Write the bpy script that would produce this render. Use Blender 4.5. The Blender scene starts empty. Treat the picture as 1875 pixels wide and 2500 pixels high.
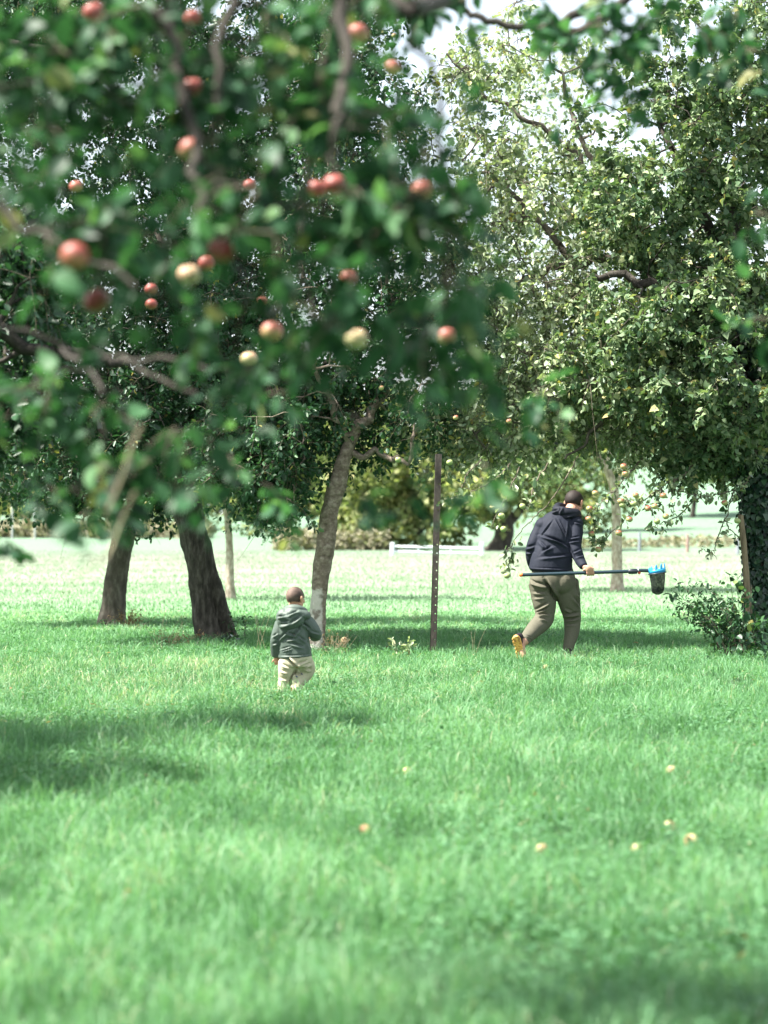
import bpy, bmesh, math, random
import numpy as np
from mathutils import Vector, Matrix, noise, Quaternion
R = math.radians
rng = np.random.default_rng(7)
random.seed(7)
S = bpy.context.scene
COL = S.collection

# ------------------------------------------------------------------ camera
FPX = 85 / 36 * 2500          # focal length in photo pixels
CAMH = 1.5
cam = bpy.data.cameras.new('camera')
camo = bpy.data.objects.new('camera', cam); COL.objects.link(camo)
camo.location = (0, 0, CAMH); camo.rotation_euler = (R(90), 0, 0)
cam.sensor_fit = 'VERTICAL'; cam.sensor_height = 36; cam.sensor_width = 27; cam.lens = 85
cam.clip_end = 3000
cam.dof.use_dof = True; cam.dof.focus_distance = 23.6; cam.dof.aperture_fstop = 2.05
S.camera = camo

# ------------------------------------------------------------------ sky, sun, exposure
SUN_EL, SUN_AZ = 56, -101      # azimuth from +Y (the view), negative = left
sx = math.sin(R(SUN_AZ)) * math.cos(R(SUN_EL)); sy = math.cos(R(SUN_AZ)) * math.cos(R(SUN_EL)); sz = math.sin(R(SUN_EL))
world = bpy.data.worlds.new('World'); S.world = world; world.use_nodes = True
nt = world.node_tree; N = nt.nodes; Lk = nt.links
for n in list(N): N.remove(n)
sky = N.new('ShaderNodeTexSky'); sky.sky_type = 'NISHITA'; sky.sun_disc = False
sky.sun_elevation = R(SUN_EL); sky.sun_rotation = R(SUN_AZ); sky.air_density = 1.0; sky.dust_density = 2.0
bg = N.new('ShaderNodeBackground'); bg.inputs['Strength'].default_value = 0.098
tc = N.new('ShaderNodeTexCoord'); nz = N.new('ShaderNodeTexNoise'); nz.inputs['Scale'].default_value = 2.2; nz.inputs['Detail'].default_value = 6
rp = N.new('ShaderNodeValToRGB'); rp.color_ramp.elements[0].position = 0.3; rp.color_ramp.elements[1].position = 0.62
rp.color_ramp.elements[0].color = (.55, .55, .55, 1); rp.color_ramp.elements[1].color = (.95, .95, .95, 1)
mxw = N.new('ShaderNodeMix'); mxw.data_type = 'RGBA'
mxw.inputs[7].default_value = (3.5, 3.7, 3.85, 1)     # bright thin cloud
wo = N.new('ShaderNodeOutputWorld')
Lk.new(tc.outputs['Generated'], nz.inputs['Vector']); Lk.new(nz.outputs['Fac'], rp.inputs['Fac'])
Lk.new(rp.outputs['Color'], mxw.inputs[0]); Lk.new(sky.outputs[0], mxw.inputs[6]); Lk.new(mxw.outputs[2], bg.inputs['Color'])
Lk.new(bg.outputs[0], wo.inputs['Surface'])
sl = bpy.data.lights.new('sun', 'SUN'); sl.energy = 5.0; sl.angle = R(3.2); sl.color = (1, .95, .86)
slo = bpy.data.objects.new('sun', sl); COL.objects.link(slo)
slo.rotation_euler = Vector((sx, sy, sz)).to_track_quat('Z', 'Y').to_euler()
S.view_settings.view_transform = 'Standard'; S.view_settings.look = 'None'
S.view_settings.exposure = 2.14; S.view_settings.gamma = 1
try:
    S.cycles.max_bounces = 6; S.cycles.transparent_max_bounces = 8; S.cycles.transmission_bounces = 4; S.cycles.diffuse_bounces = 4
except Exception: pass

# ------------------------------------------------------------------ helpers
def P(px, py, d): return Vector(((px - 937.5) / FPX * d, d, CAMH + (1250 - py) / FPX * d))
def depth_at(py): return CAMH * FPX / (py - 1250)
def tag(o, label=None, cat=None, group=None, kind=None):
    if label: o['label'] = label
    if cat: o['category'] = cat
    if group: o['group'] = group
    if kind: o['kind'] = kind
    return o
def empty(name, loc, rz=0):
    o = bpy.data.objects.new(name, None); COL.objects.link(o); o.location = loc; o.rotation_euler = (0, 0, rz)
    o.empty_display_size = .1
    return o
class MB:
    def __init__(s): s.v = []; s.l = []; s.z = []; s.r = []; s.n = 0
    def add(s, v, f, r=None):
        v = np.asarray(v, dtype=np.float64).reshape(-1, 3); f = np.asarray(f, dtype=np.int64)
        s.v.append(v); s.l.append((f + s.n).ravel()); s.z.append(np.full(len(f), f.shape[1]))
        if r is None: r = np.zeros(len(v))
        r = np.broadcast_to(np.asarray(r, dtype=np.float64), (len(v),))
        s.r.append(r); s.n += len(v)
    def build(s, name, mat, parent=None, smooth=False):
        me = bpy.data.meshes.new(name)
        if s.n:
            V = np.concatenate(s.v)
            o_loc = np.array(parent.matrix_world.translation if False else (parent.location if parent else (0, 0, 0)))
            V = V - o_loc
            L = np.concatenate(s.l); Z = np.concatenate(s.z); st = np.concatenate([[0], np.cumsum(Z)[:-1]])
            me.vertices.add(len(V)); me.vertices.foreach_set('co', V.ravel())
            me.loops.add(len(L)); me.loops.foreach_set('vertex_index', L.astype(np.int32))
            me.polygons.add(len(Z)); me.polygons.foreach_set('loop_start', st.astype(np.int32))
            try: me.polygons.foreach_set('loop_total', Z.astype(np.int32))
            except Exception: pass
            at = me.attributes.new('rnd', 'FLOAT', 'POINT'); at.data.foreach_set('value', np.concatenate(s.r).astype(np.float32))
            me.update(calc_edges=True)
            if smooth: me.polygons.foreach_set('use_smooth', np.ones(len(Z), dtype=bool))
            me.validate()
        o = bpy.data.objects.new(name, me); COL.objects.link(o)
        if mat: me.materials.append(mat)
        if parent: o.parent = parent
        return o
def own_origin(o, loc):
    """give a top-level mesh its origin at its own base"""
    o.data.transform(Matrix.Translation(-Vector(loc))); o.location = loc; return o
def norm(a): return a / np.maximum(np.linalg.norm(a, axis=-1, keepdims=True), 1e-9)
def catmull(pts, k=4):
    pts = [np.array(p, float) for p in pts]
    if len(pts) < 3: 
        return [pts[0] + (pts[1] - pts[0]) * i / k for i in range(k + 1)]
    q = [2 * pts[0] - pts[1]] + pts + [2 * pts[-1] - pts[-2]]; out = []
    for i in range(1, len(q) - 2):
        a, b, c, d = q[i - 1:i + 3]
        for j in range(k):
            t = j / k
            out.append(.5 * ((2 * b) + (c - a) * t + (2 * a - 5 * b + 4 * c - d) * t * t + (3 * b - a - 3 * c + d) * t ** 3))
    out.append(pts[-1]); return out
def tube(mb, pts, rad, sides=5, rnd=0., cap=True, ref=(0.31, 0.95, 0.05), rough=0., rs=6.):
    pts = np.asarray(pts, float); n = len(pts)
    rad = np.asarray(rad, float)
    if rad.ndim == 0: rad = np.full(n, float(rad))
    if rad.ndim == 1: rad = np.stack([rad, rad], 1)
    t = norm(np.gradient(pts, axis=0)); ref = np.array(ref, float)
    a = norm(np.cross(t, ref)); b = np.cross(t, a)       # a: first radius axis
    ang = np.linspace(0, 2 * np.pi, sides, endpoint=False)
    off = a[:, None] * (np.cos(ang)[None, :, None] * rad[:, 0, None, None]) + b[:, None] * (np.sin(ang)[None, :, None] * rad[:, 1, None, None])
    if rough:
        for i in range(n):
            for j in range(sides):
                q = pts[i] + off[i, j]
                k = noise.noise(Vector((q[0] * rs, q[1] * rs, q[2] * rs * .35))) + .5 * noise.noise(Vector((q[0] * rs * 3, q[1] * rs * 3, q[2] * rs)))
                off[i, j] *= 1 + rough * k
    v = (pts[:, None] + off).reshape(-1, 3)
    i = np.arange(n - 1)[:, None] * sides; j = np.arange(sides)[None]
    f = np.stack([i + j, i + (j + 1) % sides, i + sides + (j + 1) % sides, i + sides + j], -1).reshape(-1, 4)
    mb.add(v, f, rnd)
    if cap:
        for e, fl in ((0, True), (n - 1, False)):
            idx = np.arange(sides)
            vv = np.vstack([v[e * sides:(e + 1) * sides], pts[e] + (t[e] * rad[e].mean() * .35 * (-1 if fl else 1))])
            k = (idx + 1) % sides
            ff = np.stack([k, idx, np.full(sides, sides)], 1) if fl else np.stack([idx, k, np.full(sides, sides)], 1)
            mb.add(vv, ff, rnd)

# ------------------------------------------------------------------ materials
def new_mat(name):
    m = bpy.data.materials.new(name); m.use_nodes = True; n = m.node_tree.nodes
    for x in list(n): n.remove(x)
    o = n.new('ShaderNodeOutputMaterial'); return m, n, m.node_tree.links, o
def ramp(n, stops):
    r = n.new('ShaderNodeValToRGB'); e = r.color_ramp.elements
    while len(e) < len(stops): e.new(.5)
    for x, (p, c) in zip(e, stops): x.position = p; x.color = (*c, 1)
    return r
def leaf_mat(name, stops, trans=.35, rough=.5, spec=.35, patch=1.2, pamp=.35):
    m, n, l, o = new_mat(name)
    a = n.new('ShaderNodeAttribute'); a.attribute_name = 'rnd'
    g = n.new('ShaderNodeNewGeometry'); nzz = n.new('ShaderNodeTexNoise'); nzz.inputs['Scale'].default_value = patch; nzz.inputs['Detail'].default_value = 3
    l.new(g.outputs['Position'], nzz.inputs['Vector'])
    ad = n.new('ShaderNodeMath'); ad.operation = 'MULTIPLY_ADD'; ad.inputs[1].default_value = pamp
    sb = n.new('ShaderNodeMath'); sb.operation = 'SUBTRACT'; sb.inputs[1].default_value = pamp / 2
    l.new(nzz.outputs['Fac'], ad.inputs[0]); l.new(a.outputs['Fac'], ad.inputs[2]); l.new(ad.outputs[0], sb.inputs[0])
    r = ramp(n, stops); l.new(sb.outputs[0], r.inputs['Fac'])
    p = n.new('ShaderNodeBsdfPrincipled'); p.inputs['Roughness'].default_value = rough
    p.inputs['Specular IOR Level'].default_value = spec
    l.new(r.outputs[0], p.inputs['Base Color'])
    t = n.new('ShaderNodeBsdfTranslucent')
    hs = n.new('ShaderNodeMix'); hs.data_type = 'RGBA'; hs.blend_type = 'MULTIPLY'; hs.inputs[0].default_value = 1; hs.inputs[7].default_value = (1.1, 1.25, .6, 1)
    l.new(r.outputs[0], hs.inputs[6]); l.new(hs.outputs[2], t.inputs['Color'])
    mx = n.new('ShaderNodeMixShader'); mx.inputs[0].default_value = trans
    l.new(p.outputs[0], mx.inputs[1]); l.new(t.outputs[0], mx.inputs[2]); l.new(mx.outputs[0], o.inputs['Surface'])
    return m
def rough_mat(name, stops, scale=8., stretch=(1, 1, 1), rough=.85, bump=.4, detail=6, dist=.02, spec=.3, second=None):
    m, n, l, o = new_mat(name)
    t = n.new('ShaderNodeTexCoord'); mp = n.new('ShaderNodeMapping'); mp.inputs['Scale'].default_value = stretch
    nzz = n.new('ShaderNodeTexNoise'); nzz.inputs['Scale'].default_value = scale; nzz.inputs['Detail'].default_value = detail; nzz.inputs['Roughness'].default_value = .65
    l.new(t.outputs['Object'], mp.inputs[0]); l.new(mp.outputs[0], nzz.inputs['Vector'])
    r = ramp(n, stops); l.new(nzz.outputs['Fac'], r.inputs['Fac'])
    p = n.new('ShaderNodeBsdfPrincipled'); p.inputs['Roughness'].default_value = rough; p.inputs['Specular IOR Level'].default_value = spec
    src = r.outputs[0]
    if second:
        n2 = n.new('ShaderNodeTexNoise'); n2.inputs['Scale'].default_value = second[0]; n2.inputs['Detail'].default_value = 4
        l.new(t.outputs['Object'], n2.inputs['Vector'])
        r2 = ramp(n, [(second[1], (0, 0, 0)), (second[2], (1, 1, 1))]); l.new(n2.outputs['Fac'], r2.inputs['Fac'])
        m2 = n.new('ShaderNodeMix'); m2.data_type = 'RGBA'; l.new(r2.outputs[0], m2.inputs[0]); l.new(src, m2.inputs[6]); m2.inputs[7].default_value = (*second[3], 1)
        src = m2.outputs[2]
    l.new(src, p.inputs['Base Color'])
    if bump:
        b = n.new('ShaderNodeBump'); b.inputs['Strength'].default_value = bump; b.inputs['Distance'].default_value = dist
        l.new(nzz.outputs['Fac'], b.inputs['Height']); l.new(b.outputs[0], p.inputs['Normal'])
    l.new(p.outputs[0], o.inputs['Surface']); return m
def plain_mat(name, c, rough=.5, spec=.4, var=.12, scale=20, metal=0):
    m = rough_mat(name, [(.3, tuple(x * (1 - var) for x in c)), (.7, tuple(min(1, x * (1 + var)) for x in c))], scale, rough=rough, bump=.05, spec=spec)
    return m

M = {}
M['leaf_near'] = leaf_mat('leaf_near', [(0, (.012, .04, .02)), (.35, (.026, .085, .04)), (.65, (.055, .15, .068)), (.88, (.13, .25, .11)), (1, (.22, .22, .09))], .4, .5, .3, 2.)
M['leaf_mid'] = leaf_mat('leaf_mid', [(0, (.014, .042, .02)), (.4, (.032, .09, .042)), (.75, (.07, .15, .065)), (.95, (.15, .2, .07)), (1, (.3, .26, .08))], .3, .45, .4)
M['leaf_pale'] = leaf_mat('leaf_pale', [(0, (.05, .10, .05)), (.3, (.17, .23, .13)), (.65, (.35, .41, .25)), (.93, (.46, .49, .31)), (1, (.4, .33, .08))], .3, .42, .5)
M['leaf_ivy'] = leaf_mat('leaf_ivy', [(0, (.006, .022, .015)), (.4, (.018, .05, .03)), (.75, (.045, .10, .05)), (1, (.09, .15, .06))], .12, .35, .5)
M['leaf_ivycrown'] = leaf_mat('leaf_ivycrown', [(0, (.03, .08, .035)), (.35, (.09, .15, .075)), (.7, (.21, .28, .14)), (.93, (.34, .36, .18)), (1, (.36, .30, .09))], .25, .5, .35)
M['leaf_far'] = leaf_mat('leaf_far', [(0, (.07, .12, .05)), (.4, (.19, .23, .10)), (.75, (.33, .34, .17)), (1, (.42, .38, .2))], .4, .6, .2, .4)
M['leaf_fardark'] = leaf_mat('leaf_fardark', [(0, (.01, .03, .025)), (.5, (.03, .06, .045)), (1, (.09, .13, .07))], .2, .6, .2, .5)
M['bark'] = rough_mat('bark', [(.25, (.035, .028, .022)), (.5, (.10, .085, .068)), (.75, (.22, .2, .165))], 13, (1, 1, .35), bump=1., dist=.03)
M['bark_dark'] = rough_mat('bark_dark', [(.3, (.016, .014, .012)), (.55, (.045, .039, .032)), (.8, (.11, .10, .083))], 14, (1, 1, .3), bump=1., dist=.035)
M['bark_pale'] = rough_mat('bark_pale', [(.25, (.10, .075, .055)), (.45, (.26, .21, .17)), (.7, (.52, .46, .40))], 14, (1, 1, .6), bump=.9, dist=.03)
M['twig'] = rough_mat('twig', [(.3, (.045, .038, .028)), (.7, (.16, .14, .10))], 30, bump=.3, dist=.004)
M['twig_pale'] = rough_mat('twig_pale', [(.3, (.10, .09, .055)), (.7, (.30, .27, .17))], 30, bump=.3, dist=.004)
M['apple_red'] = None

def apple_mat(name, red, green, thr):
    m, n, l, o = new_mat(name)
    t = n.new('ShaderNodeTexCoord'); sp = n.new('ShaderNodeSeparateXYZ'); nz1 = n.new('ShaderNodeTexNoise'); nz1.inputs['Scale'].default_value = 14; nz1.inputs['Detail'].default_value = 4
    l.new(t.outputs['Object'], sp.inputs[0]); l.new(t.outputs['Object'], nz1.inputs['Vector'])
    a = n.new('ShaderNodeMath'); a.operation = 'MULTIPLY_ADD'; a.inputs[1].default_value = 12.; l.new(sp.outputs['Z'], a.inputs[0]); l.new(nz1.outputs['Fac'], a.inputs[2])
    r = ramp(n, [(max(0, thr - .15), green), (min(1, thr + .15), red)]); l.new(a.outputs[0], r.inputs['Fac'])
    p = n.new('ShaderNodeBsdfPrincipled'); p.inputs['Roughness'].default_value = .5; l.new(r.outputs[0], p.inputs['Base Color'])
    l.new(p.outputs[0], o.inputs['Surface']); return m
M['apple_red'] = apple_mat('apple_red', (.24, .050, .036), (.30, .19, .08), .27)
M['apple_mixed'] = apple_mat('apple_mixed', (.30, .09, .06), (.30, .32, .12), .6)
M['apple_blush'] = apple_mat('apple_blush', (.27, .075, .05), (.36, .28, .12), .38)
M['apple_green'] = apple_mat('apple_green', (.28, .33, .13), (.24, .33, .12), .5)
M['apple_yellow'] = apple_mat('apple_yellow', (.38, .24, .14), (.40, .38, .18), .6)

# ------------------------------------------------------------------ terrain
def terrain(x, y):
    s = min(1, max(0, (y - 80) / 190)); s = s * s * (3 - 2 * s)
    r = min(1, max(0, (x + 4) / 30)); r = r * r * (3 - 2 * r)
    return s * (1.3 + 7.5 * r) + (.035 * noise.noise(Vector((x * .35, y * .35, 0))) if y < 80 else 0)
def make_ground():
    ys = np.concatenate([np.linspace(-12, 60, 120), np.linspace(62, 300, 90), np.array([340, 420, 600, 1000, 1600])])
    xs = np.concatenate([[-1200, -500, -200], np.linspace(-90, 90, 121), [200, 500, 1200]])
    v = np.array([[x, y, terrain(x, y)] for y in ys for x in xs]); nx = len(xs)
    i, j = np.meshgrid(np.arange(len(ys) - 1), np.arange(nx - 1), indexing='ij')
    f = np.stack([i * nx + j, i * nx + j + 1, (i + 1) * nx + j + 1, (i + 1) * nx + j], -1).reshape(-1, 4)
    mb = MB(); mb.add(v, f)
    m, n, l, o = new_mat('ground_grass')
    t = n.new('ShaderNodeNewGeometry'); sp = n.new('ShaderNodeSeparateXYZ'); l.new(t.outputs['Position'], sp.inputs[0])
    nz1 = n.new('ShaderNodeTexNoise'); nz1.inputs['Scale'].default_value = .22; nz1.inputs['Detail'].default_value = 9; nz1.inputs['Roughness'].default_value = .7
    mp = n.new('ShaderNodeMapping'); mp.inputs['Scale'].default_value = (1, .35, 1); l.new(t.outputs['Position'], mp.inputs[0]); l.new(mp.outputs[0], nz1.inputs['Vector'])
    a = n.new('ShaderNodeMath'); a.operation = 'MULTIPLY_ADD'; a.inputs[1].default_value = 26; l.new(nz1.outputs['Fac'], a.inputs[0]); l.new(sp.outputs['Y'], a.inputs[2])
    # near orchard floor, mown meadow, dry strip, hill pasture
    mr = n.new('ShaderNodeMapRange'); mr.inputs[1].default_value = 0; mr.inputs[2].default_value = 200; l.new(a.outputs[0], mr.inputs[0])
    r = ramp(n, [(.17, (.03, .065, .028)), (.215, (.10, .20, .10)), (.27, (.16, .27, .15)), (.36, (.22, .29, .20)), (.45, (.19, .21, .17)), (.52, (.13, .20, .14)), (.75, (.12, .20, .14))])
    l.new(mr.outputs[0], r.inputs['Fac'])
    nz2 = n.new('ShaderNodeTexNoise'); nz2.inputs['Scale'].default_value = 5; nz2.inputs['Detail'].default_value = 8; l.new(t.outputs['Position'], nz2.inputs['Vector'])
    r2 = ramp(n, [(.3, (.7, .7, .7)), (.7, (1.25, 1.2, 1.15))]); l.new(nz2.outputs['Fac'], r2.inputs['Fac'])
    mx = n.new('ShaderNodeMix'); mx.data_type = 'RGBA'; mx.blend_type = 'MULTIPLY'; mx.inputs[0].default_value = 1
    l.new(r.outputs[0], mx.inputs[6]); l.new(r2.outputs[0], mx.inputs[7])
    p = n.new('ShaderNodeBsdfPrincipled'); p.inputs['Roughness'].default_value = .95; p.inputs['Specular IOR Level'].default_value = .1
    l.new(mx.outputs[2], p.inputs['Base Color'])
    b = n.new('ShaderNodeBump'); b.inputs['Distance'].default_value = .06; l.new(nz2.outputs['Fac'], b.inputs['Height']); l.new(b.outputs[0], p.inputs['Normal'])
    l.new(p.outputs[0], o.inputs['Surface'])
    g = mb.build('ground', m, smooth=True); tag(g, kind='structure')
make_ground()

# ------------------------------------------------------------------ grass
def nfield(x, y, s, o=0.):
    return np.array([noise.noise(Vector((a * s, b * s, o))) for a, b in zip(x, y)])
def blades(mb, x, y, h, w, rnd, lean=.45, seed=0):
    n = len(x); g = np.random.default_rng(seed)
    az = g.uniform(0, 2 * np.pi, n); ln = g.gamma(2., lean / 2, n); ln = np.minimum(ln, 1.3)
    d = np.stack([np.cos(az), np.sin(az), np.zeros(n)], 1)
    fa = g.uniform(0, 2 * np.pi, n); s = np.stack([np.cos(fa), np.sin(fa), np.zeros(n)], 1)
    b = np.stack([x, y, np.zeros(n) - .01], 1)
    up = np.array([0, 0, 1.])
    p1 = b + up * (h * .5)[:, None] + d * (h * .16 * ln)[:, None]
    p2 = b + up * (h * .82 * (1 - .12 * ln))[:, None] + d * (h * .48 * ln)[:, None]
    p3 = b + up * (h * (1 - .32 * ln))[:, None] + d * (h * .95 * ln)[:, None]
    W = w[:, None]
    v = np.stack([b - s * W * .5, b + s * W * .5, p1 - s * W * .5, p1 + s * W * .5, p2 - s * W * .36, p2 + s * W * .36, p3], 1).reshape(-1, 3)
    base = np.arange(n)[:, None] * 7
    q = np.concatenate([base + np.array([0, 1, 3, 2]), base + np.array([2, 3, 5, 4])])
    t = base + np.array([4, 5, 6])
    mb.v.append(v); mb.l.append((q + mb.n).ravel()); mb.z.append(np.full(len(q), 4)); mb.l.append((t + mb.n).ravel()); mb.z.append(np.full(len(t), 3))
    mb.r.append(np.repeat(rnd, 7)); mb.n += len(v)
GRASS_STOPS = [(0, (.035, .11, .045)), (.3, (.085, .21, .09)), (.6, (.145, .315, .155)), (.8, (.25, .42, .25)), (.88, (.33, .42, .28)), (1, (.5, .47, .33))]
M['grass'] = leaf_mat('grass_blades', GRASS_STOPS, .38, .5, .3, 1.3, 1.05)
def make_grass():
    mb = MB(); g = np.random.default_rng(3)
    # near and middle: density falls with distance
    Y = np.linspace(5.5, 36, 400); dens = np.interp(Y, [5.5, 10, 16, 26, 36], [3000, 2700, 2400, 1900, 500]); wid = .318 * Y + np.interp(Y, [5, 10, 36], [.7, 1.6, 3])
    pdf = dens * wid; cdf = np.cumsum(pdf); tot = int(cdf[-1] * (Y[1] - Y[0])); cdf /= cdf[-1]
    y = np.interp(g.random(tot), cdf, Y); x = (g.random(tot) - .5) * np.interp(y, Y, wid)
    # tufting: pull blades together
    gx = np.round(x / .11 + g.normal(0, .2, tot)) * .11; gy = np.round(y / .11 + g.normal(0, .2, tot)) * .11
    k = g.random(tot) < .5
    x = np.where(k, gx + g.normal(0, .022, tot), x); y = np.where(k, gy + g.normal(0, .022, tot), y)
    lo = nfield(x, y, .8); hi = nfield(x, y, 3.2, 4.)
    h = (.11 + .06 * lo + .10 * hi) * g.lognormal(0, .34, tot); h = np.clip(h, .035, .32)
    h *= np.interp(y, [8, 16, 20, 26, 31, 36], [1.0, .85, .80, .62, .55, .40])
    w = np.interp(y, [5, 14, 25, 36], [.0032, .0036, .0043, .0085]) * g.uniform(.7, 1.4, tot)
    dry = np.exp(-((y - 21.5) / 3.2) ** 2) * np.clip(.6 - (x - 0) * .25, 0.1, 1) * .3 + .035
    hi2 = nfield(x, y, 6., 9.)
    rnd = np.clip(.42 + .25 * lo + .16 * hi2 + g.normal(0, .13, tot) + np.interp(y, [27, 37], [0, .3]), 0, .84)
    isd = g.random(tot) < dry
    rnd = np.where(isd, g.uniform(.85, 1.0, tot), rnd)
    h = np.where(isd, h * .8, h)
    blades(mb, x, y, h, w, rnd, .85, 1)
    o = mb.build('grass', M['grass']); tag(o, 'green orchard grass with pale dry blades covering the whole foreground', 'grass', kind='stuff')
    print('blades', tot)
    # meadow stubble
    mb = MB(); tot = 150000
    y = 29 + 64 * g.random(tot) ** 1.3; x = (g.random(tot) - .5) * (.33 * y + 4)
    lo = nfield(x, y, .25)
    h = g.uniform(.03, .09, tot) * (1 + .5 * lo); w = g.uniform(.008, .018, tot)
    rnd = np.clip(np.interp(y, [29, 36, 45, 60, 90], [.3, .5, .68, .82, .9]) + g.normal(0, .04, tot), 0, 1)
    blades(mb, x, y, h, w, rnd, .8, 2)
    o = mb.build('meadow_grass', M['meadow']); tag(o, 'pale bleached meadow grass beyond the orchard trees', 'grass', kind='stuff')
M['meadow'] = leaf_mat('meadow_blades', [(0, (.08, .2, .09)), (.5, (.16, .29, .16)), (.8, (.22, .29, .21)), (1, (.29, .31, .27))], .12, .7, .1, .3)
make_grass()

# ------------------------------------------------------------------ leaves
TEMPL = {
 'simple': (np.array([[0, 0, 0], [.3, .5, .10], [.72, .42, .08], [1, 0, -.12], [.72, -.42, .08], [.3, -.5, .10]]), np.array([[0, 1, 2, 3], [0, 3, 4, 5]])),
 'full': (np.array([[0, 0, 0], [.22, .42, .10], [.5, .5, .11], [.8, .33, .03], [1.02, 0, -.16], [.8, -.33, .03], [.5, -.5, .11], [.22, -.42, .10], [.25, 0, .02], [.55, 0, .0], [.8, 0, -.06]]),
          np.array([[0, 8, 1, 1], [8, 9, 2, 1], [9, 10, 3, 2], [10, 4, 3, 3], [0, 7, 8, 8], [8, 7, 6, 9], [9, 6, 5, 10], [10, 5, 4, 4]])),
 'ivy': (np.array([[0, 0, 0], [.05, .5, -.05], [.5, .36, .06], [1, 0, -.15], [.5, -.36, .06], [.05, -.5, -.05]]), np.array([[0, 1, 2, 3], [0, 3, 4, 5]])),
}
def leaves(mb, pos, axis, nrm, L, wr, rnd, templ='simple'):
    T, Fc = TEMPL[templ]; n = len(pos)
    axis = norm(axis); s = norm(np.cross(nrm, axis)); w = np.cross(axis, s)
    v = pos[:, None] + axis[:, None] * (T[None, :, 0, None] * L[:, None, None]) + s[:, None] * (T[None, :, 1, None] * (L * wr)[:, None, None]) + w[:, None] * (T[None, :, 2, None] * L[:, None, None])
    base = np.arange(n)[:, None, None] * len(T)
    r = np.repeat(rnd, len(T)); v = v.reshape(-1, 3)
    if templ == 'full':
        q = Fc[[1, 2, 5, 6]]; t = Fc[[0, 3, 4, 7]][:, :3]
        t = np.array([[0, 8, 1], [10, 4, 3], [0, 7, 8], [10, 5, 4]])
        f4 = (base + q[None]).reshape(-1, 4); f3 = (base + t[None]).reshape(-1, 3)
        mb.v.append(v); mb.r.append(r)
        mb.l += [(f4 + mb.n).ravel(), (f3 + mb.n).ravel()]; mb.z += [np.full(len(f4), 4), np.full(len(f3), 3)]; mb.n += len(v)
    else:
        mb.add(v, (base + Fc[None]).reshape(-1, 4), r)

def leafy_twigs(lm, tm, pts, g, n_tw=5, tw_len=.35, n_leaf=12, leaf=.06, wr=.6, droop=.3, out_from=None, templ='simple', shade=0., spread=.02, up=.6, tr=.0028, bend=.5):
    """twigs radiating from every clump point, leaves alternating along them"""
    n = len(pts); tot = n * n_tw
    c = np.repeat(pts, n_tw, 0)
    d = norm(g.normal(size=(tot, 3)))
    if out_from is not None: d = norm(d + .8 * norm(c - np.asarray(out_from)))
    d[:, 2] -= droop * .5; d = norm(d)
    ln = tw_len * g.uniform(.55, 1.3, tot)
    side = norm(np.cross(d, g.normal(size=(tot, 3))))
    K = 5; t = np.linspace(0, 1, K)
    path = c[:, None] + d[:, None] * (t[None, :, None] * ln[:, None, None]) + side[:, None] * ((t ** 2)[None, :, None] * ln[:, None, None] * bend * g.uniform(-.5, .5, tot)[:, None, None])
    path[:, :, 2] -= (t ** 2)[None] * ln[:, None] * droop
    path += g.normal(0, .008, path.shape) * t[None, :, None]
    if tm is not None:
        S3 = 3; tg = norm(np.gradient(path, axis=1)); a = norm(np.cross(tg, np.array([.3, .2, .9]))); b = np.cross(tg, a)
        rad = (tr * (1.25 - .95 * t))[None, :, None]
        vs = [path + (a * math.cos(k * 2.094) + b * math.sin(k * 2.094)) * rad for k in range(S3)]
        v = np.stack(vs, 2).reshape(-1, 3)
        i = np.arange(K - 1)[:, None] * S3; j = np.arange(S3)[None]
        f = np.stack([i + j, i + (j + 1) % S3, i + S3 + (j + 1) % S3, i + S3 + j], -1).reshape(-1, 4)
        F = (np.arange(tot)[:, None, None] * (K * S3) + f[None]).reshape(-1, 4)
        tm.add(v, F, 0)
    # leaves
    u = g.uniform(.12, 1.0, (tot, n_leaf)) ** .8
    idx = np.minimum((u * (K - 1)).astype(int), K - 2); fr = (u * (K - 1) - idx)[..., None]
    ar = np.arange(tot)[:, None]
    p = path[ar, idx] * (1 - fr) + path[ar, idx + 1] * fr
    tgt = norm(path[ar, idx + 1] - path[ar, idx])
    p = p.reshape(-1, 3); tgt = tgt.reshape(-1, 3); m = len(p)
    ax = norm(tgt * .5 + norm(g.normal(size=(m, 3))) * 1.0 + np.array([0, 0, -.45 * droop - .1]))
    p = p + ax * spread * g.uniform(.5, 1.5, (m, 1))
    nr = norm(g.normal(size=(m, 3)) * .65 + np.array([0, 0, up]) + np.array([sx, sy, sz]) * .25)
    L = leaf * g.lognormal(0, .22, m)
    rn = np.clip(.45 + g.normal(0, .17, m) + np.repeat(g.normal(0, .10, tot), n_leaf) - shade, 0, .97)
    rn = np.where(g.random(m) < .012, 1.0, rn)
    leaves(lm, p, ax, nr, L, wr * g.uniform(.8, 1.2, m), rn, templ)

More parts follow.
